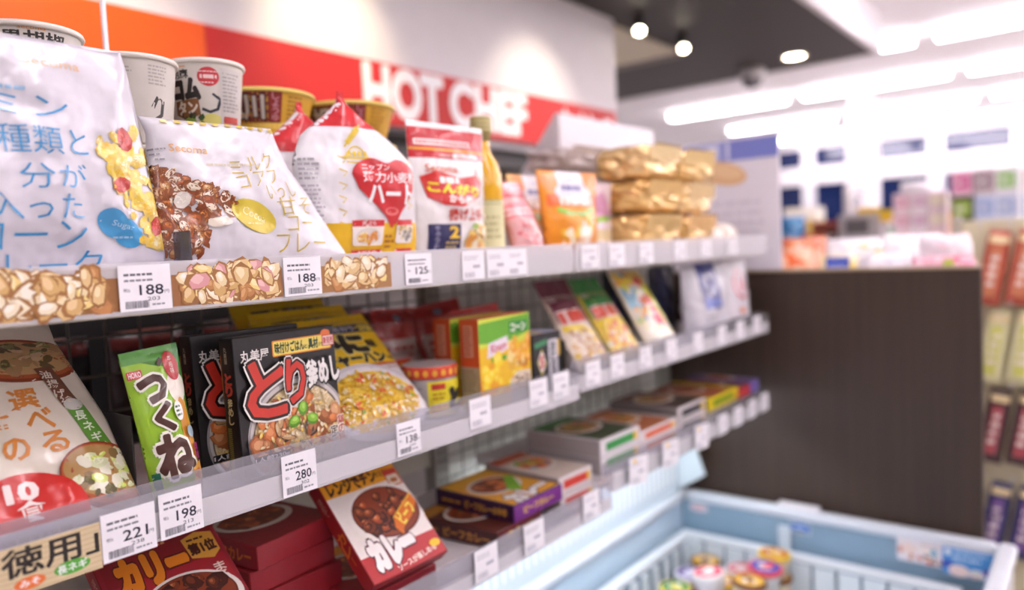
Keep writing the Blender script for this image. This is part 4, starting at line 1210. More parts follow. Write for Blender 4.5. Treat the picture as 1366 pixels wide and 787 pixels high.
# --- black rice boxes
RICE = [('f0dcae', 'f8ecd0'), ('ecd39c', 'f6e6c0'), ('e6c47c', 'f2dca8'), ('f4e8cc',)]
CHIC = [('b06a3c', 'cc8a58', 'e0a878'), ('9c5a30', 'c07c4c'), ('d0905c', 'e4b084'), ('c07848', 'dca070')]
def toribox(w, h, full=True):
    def fn(p):
        p.rect(-w / 2 + .006, h - .024, w / 2 - .004, h - .0245, '1c1a1a')
        p.text('丸美屋', -w * .44, h - .031, -w * .18, h - .017, 'ece6e0', .02)
        p.rrect(-w * .145, h - .030, w * .455, h - .010, .002, 'e88c2c'); p.rrect(-w * .135, h - .0285, w * .445, h - .0115, .002, 'f6e06c')
        p.text('味付けごはん', -w * .12, h - .0265, w * .17, h - .0135, '22402c', .045); p.text('と', w * .175, h - .025, w * .205, h - .020, '22402c', .03); p.text('具材', w * .215, h - .0265, w * .315, h - .0135, '22402c', .045); p.text('のセット', w * .32, h - .0255, w * .41, h - .0195, '22402c', .02)
        p.ell(w * .40, h - .009, .0075, .0048, 'e8783c'); p.rrect(w * .36, h - .026, w * .49, h - .012, .001, 'c83a34'); p.rect(w * .37, h - .025, w * .48, h - .013, 'f0dcd4'); p.text('新発売', w * .375, h - .0235, w * .475, h - .0145, 'c83a34', .03)
        # bowl
        cx, cy = w * .06, h * .24
        p.ell(cx, cy, w * .50, h * .42, 'a9a4a4', 0, 48); p.ell(cx, cy, w * .48, h * .40, 'd6d0cc', 0, 48); p.ell(cx, cy - .001, w * .455, h * .375, '7a6a58', 0, 48); p.ell(cx, cy - .002, w * .44, h * .365, 'ecd9a8', 0, 48)
        ins = lambda x, y: ((x - cx) / (w * .42)) ** 2 + ((y - cy) / (h * .345)) ** 2 < 1 and y > .002 and abs(x) < w / 2 - .003
        bx = (cx - w * .45, .002, cx + w * .45, cy + h * .37)
        p.heap(ins, bx, RICE, 420, .002, .0042, (.4, .6), .12, edge='d0a860')
        p.heap(ins, bx, CHIC, 24, .008, .013, (.6, .95), .25, edge='a05c34')
        p.heap(ins, bx, [('e08448', 'f0a068'), ('dc7c40', 'ec985c')], 12, .006, .010, (.6, .9), .2, edge='cc6c34')
        p.heap(ins, bx, [('4c3426', '6a4c3a'), ('3c2a22', '7c6a5c')], 10, .005, .009, (.22, .35), .1)
        p.heap(ins, bx, RICE + [('f2c850', 'f8e08c')], 120, .002, .0042, (.4, .6), .12, edge='d4b070')
        p.heap(ins, bx, [('c8a070', 'e0c498')], 10, .007, .012, (.25, .4), .1, edge='7c5a3c')
        for x, y, a in ((.012, .072, 90), (-.002, .058, 200), (.025, .056, -20)):
            p.blob(x, y, .0095, '5c9a24', .12, .8, R(a)); p.blob(x, y + .001, .0075, '8cc83c', .15, .7, R(a)); p.blob(x + .001, y + .002, .004, 'b4e068', .2, .6, R(a))
        # lettering
        p.text('と', -w * .415, h * .42, -w * .075, h * .80, 'd23a2c', .03, -3, out=[('ece8e2', .075), ('2a1814', .045)])
        p.text('り', -w * .055, h * .475, w * .125, h * .785, 'd23a2c', .03, -2, out=[('ece8e2', .075), ('2a1814', .045)])
        p.text('釜めし', w * .15, h * .575, w * .485, h * .765, 'f2eeea', .05, 5, out=[('1c1818', .07)])
        p.vtext('鶏の旨味', w * .47, h * .30, .0115, 'b4402c', .02, out='f4ead8', ow=.1)
        p.vtext('定番の味', w * .385, h * .235, .012, '3c2c24', .02, out='f4ead8', ow=.1)
        p.rect(-w * .42, .0165, -w * .08, .0255, '1c1a1a'); p.text('1人前230g', -w * .41, .0175, -w * .09, .0245, 'f4f0ec', .03)
    return fn
def toriside(p):
    p.rect(-.011, .004, .011, .166, '2c2018'); p.rect(-.0145, .0, -.011, .168, '4a3a1c'); p.rect(.011, .0, .0145, .168, '1e1c1c')
    p.vtext('丸美屋', -.003, .160, .0065, 'd8c8a8', .0); p.vtext('とり', -.001, .128, .013, 'c84432', .06); p.vtext('釜めし', -.001, .098, .010, 'e0c890', .03)
    for k in range(24): p.rect(-.010, .006 + k * .0024, -.002, .0072 + k * .0024, 'a08a3c')
    p.rect(-.0145, .10, -.012, .15, 'c86a2c')
BW, BH, BD = .150, .171, .028
carton('rice_box', 'front black rice box with red brush letters and a bowl of chicken rice', 'food box', (.553, .818, MID), BW, BD, BH, toribox(BW, BH), toriside, None, (R(-2), 0, R(1)), 'black rice boxes', GLOSSCARD, '1d1b1c')
carton('rice_box', 'black rice box behind the front one, next to the green pouch', 'food box', (.532, .868, MID), BW, BD, BH + .003, toribox(BW, BH), toriside, None, (R(-3), 0, R(-2)), 'black rice boxes', GLOSSCARD, '1d1b1c')

# --- yellow fried rice pouches
def kani(p):
    p.rect(-.10, .098, .10, .21, 'f2c61c'); p.rect(-.10, .175, .10, .21, 'f4cf24')
    p.rect(-.06, .166, .088, .184, '22305c'); p.rect(-.03, .168, -.005, .182, 'e8c83c'); p.text('金', -.024, .169, -.010, .181, '7a3020', .05); p.text('あおり', .005, .169, .045, .181, 'c8cce0', .02); p.text('炒飯', .055, .168, .084, .182, 'f0d860', .05)
    p.rect(-.10, .094, .092, .099, 'c85a24'); p.rect(.088, .094, .092, .165, 'd8702c')
    p.text('かに', -.05, .126, .045, .162, '221c1c', .09, -2, out='f6e890', ow=.05); p.text('味', .050, .132, .068, .148, '3a2c28', .05)
    p.text('チャーハン', -.045, .101, .068, .122, '221c1c', .08, -2, out='f6e890', ow=.04); p.text('の素', .07, .104, .084, .112, '3a2c28', .03)
    p.ell(0, .035, .095, .066, 'd2ccd0', 0, 40); p.ell(0, .033, .090, .061, 'e8e4e6', 0, 40)
    ins = lambda x, y: (x / .078) ** 2 + ((y - .034) / .052) ** 2 < 1
    p.ell(0, .034, .078, .052, 'f0cc48', 0, 40)
    p.heap(ins, (-.09, -.02, .09, .09), [('f6d23c', 'fae488'), ('f2c224', 'f8de70'), ('f8ecb4',), ('fbf4d8',), ('eeb41c', 'f6d65c')], 420, .0022, .005, (.45, .7), .15, edge='d8a01c')
    p.heap(ins, (-.09, -.02, .09, .09), [('e25a34', 'f08c64'), ('d84a2c',), ('f6e4dc',)], 34, .003, .007, (.3, .5), .15)
    p.heap(ins, (-.09, -.02, .09, .09), [('6ca42c', '94c84c')], 9, .003, .005, (.35, .6), .1)
    p.rect(-.10, -.002, -.08, .02, '8a3024'); p.bars(.055, .082, .084, .094, 2, 'c8a8a0')
KOL = [(0, -.088, .088), (.02, -.09, .09), (.19, -.09, .09), (.197, -.089, .089)]
pouch('rice_pouch', 'yellow fried rice pouch with black letters and a plate of rice, the front one', 'pouch', (.715, .818, MID + .006), KOL, .012, 'e6e2e4', kani, rot=(R(-46), 0, R(-1)), kind='flat', seed=80, amp=.002, freq=15, maxlen=.008, group='yellow fried rice pouches')
pouch('rice_pouch', 'yellow fried rice pouch directly behind the front yellow one', 'pouch', (.712, .878, MID + .008), KOL, .012, 'e6e2e4', kani, rot=(R(-41), 0, R(-1)), kind='flat', seed=81, amp=.002, freq=15, maxlen=.008, group='yellow fried rice pouches')
pouch('rice_pouch', 'rearmost yellow fried rice pouch above the black rice boxes', 'pouch', (.722, .962, MID + .008), KOL, .012, 'e6e2e4', kani, rot=(R(-34), 0, R(1)), kind='flat', seed=82, amp=.002, freq=15, maxlen=.008, group='yellow fried rice pouches')

# --- jars
JARG = mat('jar_glass', 0.12, coat=.5, var=.03)
def jar(label, loc, rz):
    t = thing('food_jar', label, 'jar', loc, (0, 0, R(rz)), 'yellow lidded jars')
    mb = MB(); mb.lathe([(.001, 0), (.040, 0), (.043, .005), (.044, .05), (.042, .061), (.040, .064)], 32, 'b8b2ae'); obj('jar_glass', mb, JARG, t, True)
    mb = MB(); mb.lathe([(.0445, .064), (.0458, .065), (.0458, .080), (.044, .083)], 32, 'd9482c'); mb.lathe([(.044, .083), (.040, .0825), (.001, .0825)], 32, 'cfc8c6'); obj('lid', mb, CARD, t)
    mb = MB()
    for k in range(20):
        a = 2 * PI * k / 20
        c = Vector((.0461 * cos(a), .0461 * sin(a), .073))
        n_, u_ = Vector((cos(a), sin(a), 0)), Vector((-sin(a), cos(a), 0))
        mb.add([c + u_ * .0045 * cos(g) + Vector((0, 0, .0055 * sin(g))) + n_ * .0002 for g in [2 * PI * q / 8 for q in range(8)]], [tuple(range(8))], 'f6b43c')
    obj('lid_dots', mb, CARD, t)
    p = Print(s_cone(.0437, .0440, .06), maxlen=.008, lift=.0008)
    p.rect(-.012, .004, .075, .060, 'f0e02c'); p.rect(-.066, .006, -.012, .058, 'b5afab'); p.bars(-.06, .012, -.018, .052, 7, '8c8684')
    p.rect(-.006, .047, .016, .056, 'c8362c'); p.bars(-.005, .030, .022, .043, 2, 'c89a1c'); p.text('と', .026, .012, .050, .044, '2a2420', .12); p.bars(-.008, .010, .018, .024, 2, 'd8602c')
    p.build('label_print', PAPER, t)
jar('front jar with a red and orange dotted lid and yellow label', (.853, .862, MID), -35)
jar('second jar with a dotted red lid behind the yellow pouch', (.866, .985, MID), -20)

# --- soup boxes
def soupfront(p):
    w, h = .138, .150
    p.rect(-w / 2, 0, w / 2, h, 'f0c01c'); p.rect(-w / 2, h - .048, w / 2, h, 'd9e04c')
    p.poly([(-w / 2, h - .040), (-w / 2, h - .008), (w / 2, h - .002), (w / 2, h - .032), (.0, h - .046)], '6cb42c'); p.rect(w * .08, h - .032, w * .46, h - .012, '2c8c34'); p.text('コーン', w * .12, h - .029, w * .42, h - .016, 'f0f4dc', .06)
    p.poly([(-w * .36, h - .066), (-w * .32, h - .042), (w * .04, h - .034), (w * .06, h - .056), (-w * .1, h - .062)], 'f0e4ec'); p.text('Knorr', -w * .28, h - .057, w * .02, h - .044, 'c8385c', .03, 4)
    p.rect(-w * .28, h - .074, w * .02, h - .066, '5cac2c')
    p.heap(lambda x, y: True, (-.06, .0, .05, .085), [('f8d820', 'fbe860'), ('f6c81c', 'fae04c'), ('f0a818',)], 60, .007, .014, (.7, 1))
    p.heap(lambda x, y: x > .01, (.01, .06, .065, .11), [('f0a028', 'f8c868'), ('e8b438',), ('f6dc90',)], 26, .006, .012)
    p.poly([(.012, .0), (.008, .038), (.03, .052), (.066, .05), (.069, 0)], 'e8d8c0'); p.text('コーン', .022, .030, .062, .044, '7a4a1c', .05, 4); p.text('クリーム', .014, .010, .066, .025, '7a4a1c', .05, 4)
    p.text('つぶ', .03, .058, .06, .070, 'b86a1c', .05)
def soupside(p):
    p.rect(-.02, .0, .02, .15, 'd85a2c'); p.rect(-.02, .0, .02, .072, 'b8a88c'); p.bars(-.017, .03, .016, .068, 7, '8c7c64'); p.rect(-.011, .088, .009, .14, 'e8a080'); p.bars(-.009, .09, .007, .138, 9, 'c04c24')
    p.rect(-.02, .0, .02, .02, 'd8b83c')
carton('soup_box', 'yellow and green corn soup box with orange side, the front one', 'food box', (.971, .818, MID), .140, .040, .150, soupfront, soupside, None, (0, 0, R(1)), 'corn soup boxes', CARD, 'd2562a')
carton('soup_box', 'corn soup box behind the front yellow and green one', 'food box', (.971, .875, MID), .140, .040, .150, soupfront, soupside, None, (0, 0, R(-2)), 'corn soup boxes', CARD, 'd2562a')
def redpack(p):
    p.rect(-.07, .0, .07, .16, 'c83a30'); p.rect(-.07, .13, .07, .155, 'b82c28'); p.ell(0, .14, .010, .006, '8ca0b8'); p.rect(-.05, .05, .05, .10, 'f0d8cc'); p.bars(-.04, .06, .04, .09, 2, 'c86050')
for k, (x, y, l, rz, ln) in enumerate(((.955, 1.03, 'red pouch behind the corn soup boxes, left one', 6, -12), (1.082, 1.02, 'red pouch behind the corn soup boxes, tilted right one', -14, -16), (1.082, .905, 'red topped pouch behind the small black box', -6, -20))):
    pouch('red_pouch', l, 'pouch', (x, y, MID), [(0, -.055, .055), (.15 if k < 2 else .12, -.06, .06)], .012, 'c83a30', redpack, rot=(R(ln), R(rz * .5), R(rz)), kind='flat', seed=90 + k, amp=.002, freq=15)
def blackfront(p):
    p.rect(-.045, 0, .045, .104, '1e1e22'); p.line([(-.04, .085), (.0, .09)], .010, '3c8a5c'); p.poly([(-.032, .055), (-.018, .078), (-.004, .05), (-.02, .028)], 'd8c84c'); p.ell(-.018, .054, .010, .018, 'f0e0dc'); p.text('5', -.024, .044, -.012, .064, 'c8382c', .04)
    p.rect(.004, .0, .034, .092, 'd8d6dc'); p.vtext('おとなの', .019, .088, .017, '2c2c34', .04); p.rect(.034, .06, .042, .09, 'e0b83c')
def blacktop(p):
    p.rect(-.044, -.028, .044, .028, 'c8b4b8'); p.poly([(-.04, -.02), (0, -.024), (.0, .02), (-.04, .024)], '8ab06c'); p.poly([(.01, -.02), (.04, -.02), (.04, .02), (.01, .024)], '8ab4e0'); p.rect(-.01, -.02, .012, .02, 'e8a88c')
carton('furikake_box', 'small black box with a white strip and pale top beside the corn soup', 'food box', (1.098, .835, MID), .09, .06, .106, blackfront, None, blacktop, (0, 0, R(2)), None, CARD, '232327')
t = thing('shelf_divider', 'dark divider plate left of the maroon pouch', 'divider', (1.150, .90, MID))
mb = MB(); mb.box(-.001, .001, -.10, .18, 0, .085, '4a4846', .0005); obj('plate', mb, PLASTIC, t)

# --- long sauce pouches
def longp(top, title, low, pal, ttext, extra=None):
    def fn(p):
        p.rect(-.07, .0, .07, .21, low); p.rect(-.07, .105, .07, .21, top)
        p.bars(-.045, .155, -.02, .170, 2, 'e0d0cc'); p.bars(-.046, .097, .046, .133, 1, 'f4e0d8', .05, False); p.bars(-.044, .100, .044, .130, 1, title, .1, False)
        p.line([(-.05, .092), (0, .088), (.05, .07)], .014, 'f2d424')
        p.heap(lambda x, y: abs(x) < .05, (-.05, .0, .05, .085), pal, 90, .004, .009)
        if extra: extra(p)
    return fn
LOL = [(0, -.055, .055), (.02, -.057, .057), (.165, -.056, .056), (.17, -.056, .056)]
pouch('sauce_pouch', 'long maroon topped sauce pouch leaning on the middle shelf', 'pouch', (1.262, .805, MID + .014), LOL, .014, '5a1c2c', longp('641a30', 'd84c38', 'e8d8c0', [('c89858', 'e4c48c'), ('a86c38',), ('f4e8d4',), ('d8b43c',)], '豚しゃぶ'), rot=(R(-32), 0, R(-2)), kind='flat', seed=100, amp=.002, freq=14, group='long sauce pouches')
pouch('sauce_pouch', 'long green topped sauce pouch leaning on the middle shelf', 'pouch', (1.398, .805, MID + .014), LOL, .014, '1c6a24', longp('1f7a2a', 'e0543c', 'f0cc3c', [('f2d040', 'f8e48c'), ('e8a838',), ('d8602c',), ('f6ecc0',)], 'チンジャオ'), rot=(R(-35), 0, R(-2)), kind='flat', seed=101, amp=.002, freq=14, group='long sauce pouches')
def pinky(p):
    p.rect(-.07, .0, .07, .22, 'eee4d0'); p.poly([(.0, .20), (.06, .21), (.06, .03), (.035, .04)], 'd8d83c'); p.rect(-.06, .17, .06, .21, 'f0d23c'); p.rect(-.06, .11, -.02, .165, '9ccadc'); p.ell(.01, .175, .02, .014, 'd8442c')
    p.poly([(-.02, .13), (.02, .14), (.035, .07), (.045, .05), (.0, .055)], 'e0284c'); p.bars(-.01, .08, .03, .12, 2, 'fbdcdc'); p.ell(.0, .025, .035, .024, 'f8f4ec'); p.heap(lambda x, y: y < .06, (-.05, .0, .05, .06), [('f6f0e4',), ('f0e0c0',), ('e8e8b0',)], 30, .006, .01)
    p.heap(lambda x, y: x < 0, (-.055, .07, -.0, .21), [('f0a83c',), ('7cb4d8',), ('e8e44c',), ('f4f0e8',)], 30, .006, .011)
pouch('sauce_pouch', 'long yellow and pink pouch, tallest of the three leaning ones', 'pouch', (1.552, .800, MID + .016), [(a * 1.25, b * 1.15, c * 1.15) for a, b, c in LOL], .016, 'e8dc8c', pinky, rot=(R(-31), 0, R(-2)), kind='flat', seed=102, amp=.003, freq=14, group='long sauce pouches', bend=.0)
def navypack(p):
    p.rect(-.08, .0, .08, .18, 'e6e4ea'); p.rect(-.052, .085, .045, .186, '22308c'); p.ell(-.003, .128, .028, .030, 'd8daea'); p.ell(-.003, .128, .016, .018, '22308c'); p.rrect(-.046, .066, .040, .092, .004, '6c7ac4'); p.bars(-.05, .02, .05, .05, 3, 'd0ced6')
def darknavy(p):
    p.rect(-.08, .0, .08, .18, '2c2c34'); p.rect(-.045, .05, .03, .18, '20264c'); p.ell(-.006, .125, .018, .022, '4c5478'); p.rect(-.06, .0, .06, .012, 'c8963c')
for k, (x, y, l, fn, c) in enumerate(((1.80, .935, 'dark navy pack in the shade left of the white packs', darknavy, '2c2c34'), (1.765, 1.05, 'second dark navy pack at the back of the middle shelf', darknavy, '2c2c34'))):
    pouch('dark_pack', l, 'pack', (x, y, MID + .012), [(0, -.075, .075), (.175, -.075, .075), (.185, -.07, .07)], .02, c, fn, kind='stand', seed=110 + k, amp=.004)
pouch('white_pack', 'tall white pack with a navy label near the shelf end', 'pack', (1.875, .845, MID + .012), [(0, -.105, .105), (.17, -.112, .112), (.186, -.105, .10)], .034, 'dedce4', navypack, kind='stand', seed=114, amp=.006, rot=(R(-2), 0, R(-6)))
def drop(p):
    p.rect(-.08, .0, .08, .19, 'ebe6ea')
    pts = [(.0 + .034 * cos(R(a)), .115 + .034 * sin(R(a))) for a in range(-210, 31, 12)]
    p.line(pts + [(.0, .165)] + pts[:1], .008, 'd8485c'); p.ell(0, .115, .014, .018, 'd8687c'); p.ell(-.01, .045, .016, .008, 'e0763c')
pouch('white_pack', 'white pack with a red drop emblem at the very end of the shelf', 'pack', (2.055, .835, MID + .012), [(0, -.07, .07), (.17, -.074, .074), (.190, -.07, .07)], .028, 'ebe6ea', drop, kind='stand', seed=116, amp=.004, rot=(R(-2), 0, R(-4)))

# ------------------------------------------------------------------ dark goods of the other side, seen through the mesh
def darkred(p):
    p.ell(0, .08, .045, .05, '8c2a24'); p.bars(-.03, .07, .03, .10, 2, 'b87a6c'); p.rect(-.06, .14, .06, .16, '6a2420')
for k in range(6):
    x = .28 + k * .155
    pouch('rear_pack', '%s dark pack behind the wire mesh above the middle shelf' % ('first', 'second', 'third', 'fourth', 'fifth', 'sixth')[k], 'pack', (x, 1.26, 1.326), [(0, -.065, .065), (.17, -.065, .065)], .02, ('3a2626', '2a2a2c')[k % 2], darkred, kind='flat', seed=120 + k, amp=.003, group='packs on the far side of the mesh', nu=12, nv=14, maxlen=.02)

# ================================================================== products, lowest shelf
def beef(p, w, h):
    cx, cy = .012, h * .52
    p.ell(cx, cy, w * .46, h * .29, 'efe8e0', -6, 40); p.ell(cx, cy + .003, w * .41, h * .245, '6a2a14', -6, 40); p.ell(cx, cy + .004, w * .39, h * .23, '8a3a1a', -6, 40)
    p.heap(lambda x, y: ((x - cx) / (w * .34)) ** 2 + ((y - cy - .004) / (h * .19)) ** 2 < 1, (cx - w / 2, cy - h / 3, cx + w / 2, cy + h / 3), [('5c2410', '8c4420', 'b8683c'), ('7a3418', 'a85428', 'd08858'), ('a8481c', 'cc6a34', 'e89c6c'), ('481a0c', '7a3418')], 34, .006, .012, (.6, .95), .2, edge='3c1408')
def curryfront(p):
    w, h = .142, .172
    p.rect(-w / 2 + .002, h - .033, w / 2 - .002, h - .002, 'eda51c'); p.rect(-w / 2 + .002, .002, w / 2 - .002, h - .033, 'ece4dc'); p.rect(-w / 2 + .002, .002, w / 2 - .002, .040, 'b8282c')
    p.ell(-.056, h - .008, .008, .004, 'd8502c')
    p.text('レンジで', -w * .42, h - .030, -w * .02, h - .010, '4a1c14', .06); p.text('チン', .0, h - .028, w * .20, h - .010, '4a1c14', .06); p.text('するだけ', w * .20, h - .024, w * .38, h - .014, '4a1c14', .03); p.bars(w * .06, h - .0085, w * .3, h - .0045, 1, 'c8401c')
    p.rrect(w * .30, h - .046, w * .48, h - .016, .003, 'c8402c'); p.rrect(w * .315, h - .044, w * .465, h - .026, .002, 'e8d8c0'); p.ell(w * .39, h - .036, .007, .004, 'b8682c')
    beef(p, w, h)
    p.poly([(w * .07, h * .37), (w * .12, h * .47), (w * .30, h * .54), (w * .47, h * .63), (w * .49, h * .53), (w * .34, h * .42), (w * .16, h * .34), (w * .12, h * .28)], 'e2761c'); p.poly([(w * .10, h * .45), (w * .12, h * .47), (w * .47, h * .63), (w * .475, h * .61)], 'f0b43c')
    p.text('ビーフ', w * .15, h * .41, w * .42, h * .52, 'fbe45c', .05, 26)
    p.text('カレー', -w * .36, .018, w * .18, .058, 'f6f0ec', .12, 3, out='5c2030', ow=.06); p.text('ソースが楽しめる', -w * .16, .006, w * .38, .016, 'f4dcd0', .03, 6)
    p.ell(w * .40, .020, .010, .006, 'e8c01c')
def curryside(p):
    p.rect(-.012, .002, .012, .17, '9c1e22'); p.vtext('カレー', .0, .09, .017, 'd8702c', .05); p.vtext('温めて', .0, .15, .010, 'd8a090', .0)
carton('curry_box', 'orange and red curry box leaning towards the rail', 'food box', (.713, .783, LOW1 + .052), .142, .024, .172, curryfront, curryside, None, (R(-45), 0, R(-1)), 'curry boxes', CARD, 'a01f24')
def curryfront2(p):
    w, h = .142, .172
    p.rect(-w / 2 + .002, .002, w / 2 - .002, h - .002, 'a8202a'); p.rect(-w / 2 + .002, h - .05, w / 2, h - .002, '8c1a22')
    p.text('カリー', -w * .38, h - .062, w * .18, h - .020, 'ee8c1c', .10, 0, out='5a1410', ow=.05); p.bars(-w * .3, h - .014, w * .1, h - .008, 1, 'd89a6c')
    p.poly([(w * .20, h - .016), (w * .34, h - .010), (w * .48, h - .016), (w * .48, h - .045), (w * .40, h - .054), (w * .22, h - .046)], 'e0a43c'); p.bars(w * .24, h - .023, w * .45, h - .017, 1, '4a1c10'); p.text('第1位', w * .23, h - .042, w * .46, h - .026, '4a1c10', .06)
    p.vtext('まろやか', w * .40, h - .062, .013, 'f4e0d0', .02); beef(p, w * .9, h * .8)
carton('curry_box', 'dark red curry box with orange letters leaning below the 221 tag', 'food box', (.420, .803, LOW1 + .052), .150, .024, .172, curryfront2, curryside, None, (R(-52), 0, R(-2)), 'curry boxes', CARD, '98202a')
def flattop(c0, c1, pal, extra=None, w=.14, d=.185):
    def fn(p):
        p.rect(-w / 2 + .002, -d / 2 + .002, w / 2 - .002, d / 2 - .002, c0); p.rect(-w / 2 + .002, d / 2 - .035, w / 2 - .002, d / 2 - .002, c1)
        p.ell(0, .01, w * .42, d * .26, 'e4dcd0', 0, 30); p.ell(0, .012, w * .36, d * .21, pal[0][0], 0, 30)
        p.heap(lambda x, y: (x / (w * .33)) ** 2 + ((y - .012) / (d * .19)) ** 2 < 1, (-w / 2, -d / 2, w / 2, d / 2), pal, 40, .006, .012, (.6, .95), .2)
        if extra: extra(p)
    return fn
def endface(c, stripe, w=.14, h=.03, txt=None, hi='f2ecea'):
    def fn(p):
        p.rect(-w / 2 + .001, .001, w / 2 - .001, h - .001, c)
        if stripe: p.rect(-w * .36, h * .25, w * .40, h * .75, stripe)
        if txt: p.text(txt, -w * .3, h * .32, w * .3, h * .7, 'f0c83c' if not stripe else 'f4f0e8', .05)
        if stripe: p.rect(w * .34, h * .25, w * .44, h * .75, 'f0c43c')
    return fn
def sidetext(c, tc, d=.185, h=.03, t_='ビーフカレー'):
    def fn(p):
        p.rect(-d / 2 + .001, .001, d / 2 - .001, h - .001, c)
        if tc: p.text(t_, -.02, h * .25, d * .42, h * .75, tc, .05); p.bars(-d * .42, h * .35, -d * .16, h * .65, 1, tc)
    return fn
MEAT = [('7a3418', 'a85428'), ('5c2410', '8c4420'), ('c86a34', 'e09058'), ('a8481c',)]
def flat(label, x, y, z, w, d, h, base, front, side, top, rz=0, tx=0, group=None):
    return carton('flat_box', label, 'food box', (x, y, z), w, d, h, front, side, top, (R(tx), 0, R(rz)), group, CARD, base)
# red pile behind the leaning curry box
RT = flattop('8c1c20', 'e0982c', MEAT)
for k, (x, y, l) in enumerate(((.602, .965, 'red curry box at the bottom of the pile behind the leaning box'), (.594, .96, 'red curry box second from the bottom of the pile behind the leaning box'), (.586, .965, 'red curry box third from the bottom of the pile behind the leaning box'), (.590, .962, 'red curry box on top of the pile behind the leaning box'))):
    flat(l, x, y, LOW1 + .0335 * k, .142, .172, .033, '98202a', endface('98202a', None, .142, .033), sidetext('98202a', 'd8702c', .172, .033), RT, rz=-3 + 3 * k, group='red curry boxes lying flat')
# brown and purple pile
BT = flattop('5c2a20', 'c88a2c', MEAT + [('5c9a34',)])
PT = flattop('e0a02c', 'e8b02c', MEAT, lambda p: (p.poly([(-.01, -.03), (.05, .03), (.065, .02), (.01, -.05)], '7cb82c'), p.text('カレー', -.05, -.085, .06, -.045, 'f0ece8', .1, 4, out='4c2050', ow=.05)))
flat('dark brown curry box lying under the purple box', .995, .905, LOW1, .142, .19, .030, '4a1c20', endface('7a2a2c', None, .142, .030, 'カレー'), sidetext('4a2020', 'c88a3c'), BT, rz=5, group='boxes under the purple box')
flat('red curry box lying under the leaning orange curry box', .715, .898, LOW1, .142, .19, .033, '98202a', endface('98202a', None, .142, .033), sidetext('98202a', 'd8702c'), RT, group='red curry boxes lying flat')
flat('red curry box lying under the leaning dark red box', .41, .898, LOW1, .142, .19, .033, '98202a', endface('98202a', None, .142, .033), sidetext('98202a', 'd8702c'), RT, group='red curry boxes lying flat')
flat('purple curry box with yellow top lying at the rail', 1.055, .90, LOW1 + .0305, .146, .188, .031, '3c1c48', endface('7c2c8c', None, .146, .031, 'ビーフカレー'), sidetext('3a1a44', 'e0a43c', t_='ビーフカレーの中辛'), PT, rz=0, tx=0)
# orange and white pair
OT = flattop('d8c8b8', 'c85a34', [('d8602c', 'ec8c4c'), ('e8b43c',), ('b84a24',), ('6c9ab0',), ('8cb44c',)])
for k, l in enumerate(('lower', 'upper')):
    flat('white and red dish box, %s one right of the purple box' % l, 1.188 + .002 * k, .905 + .004 * k, LOW1 + .034 * k, .110, .19, .033, 'd2cac8', endface('ece4e2', 'e0402c', .110, .033), sidetext('c8b4b0', None, h=.033), flattop('d8c8b8', 'c85a34', [('d8602c', 'ec8c4c'), ('e8b43c',), ('b84a24',), ('6c9ab0',), ('8cb44c',)], w=.11), rz=-2, tx=0, group='white and red dish boxes')
# green striped pair
GT = flattop('3c4a2c', '2c7a34', [('b86a34', 'd88c54'), ('d8a850',), ('8c4a24',), ('5c7a3c',)])
for k, l in enumerate(('lower', 'upper')):
    flat('white box with a green end stripe, %s of the pair' % l, 1.338, .895, LOW + .0355 * k, .156, .19, .035, 'c9c2c2', endface('ece8ea', '2c9a44', .156, .035), sidetext('b8b0b0', None, h=.035), GT, rz=-1, group='green striped boxes')
ORT = flattop('b86a3c', 'c8743c', [('d8783c', 'f0a468'), ('e8b43c',), ('a84a24',), ('6c8a3c',)])
for k, l in enumerate(('lower', 'upper')):
    flat('white box with an orange end stripe, %s of the pair' % l, 1.512 - .004 * k, .895, LOW + .026 * k, .172, .19, .025, 'd2c8c6', endface('f0e8e8', 'ee6a2c', .172, .025), sidetext('c0b4b0', None, h=.025), ORT, rz=-1, group='orange striped boxes')
KT = flattop('4a3a34', '6c4438', [('a8683c', 'c88c5c'), ('b89a3c',), ('7c4a34',)])
for k, l in enumerate(('lower', 'upper')):
    flat('pale box with a black end stripe, %s of the pair' % l, 1.68, .895, LOW + .0345 * k, .148, .19, .034, 'a8a0a0', endface('dcd6d6', '34343a', .148, .034), sidetext('8c8684', None, h=.034), KT, rz=-1, group='black striped boxes')
YT = flattop('a85a3c', '8c4a3c', MEAT)
flat('pale box under the yellow box near the dark panel', 1.86, .895, LOW, .19, .19, .026, 'b0a890', endface('d8d0a0', None, .19, .026), None, YT, group='far boxes')
flat('yellow box with a green stripe near the dark panel', 1.865, .893, LOW + .027, .19, .19, .032, 'd8c020', endface('f0d81c', '7c9a2c', .19, .032), sidetext('a8902c', None, h=.032), YT, group='far boxes')
flat('red box near the dark panel', 2.01, .895, LOW, .088, .19, .05, '983038', endface('c83c40', None, .088, .05), sidetext('803038', None, h=.05), flattop('7c4a44', '8c5a50', MEAT, w=.088), group='far boxes')
flat('violet box at the end of the lowest shelf', 2.088, .895, LOW, .062, .19, .055, '6a5a9c', endface('7c6cb8', None, .062, .055), sidetext('5c4c8c', None, h=.055), flattop('6c5a7c', '7c6c8c', MEAT, w=.062), group='far boxes')
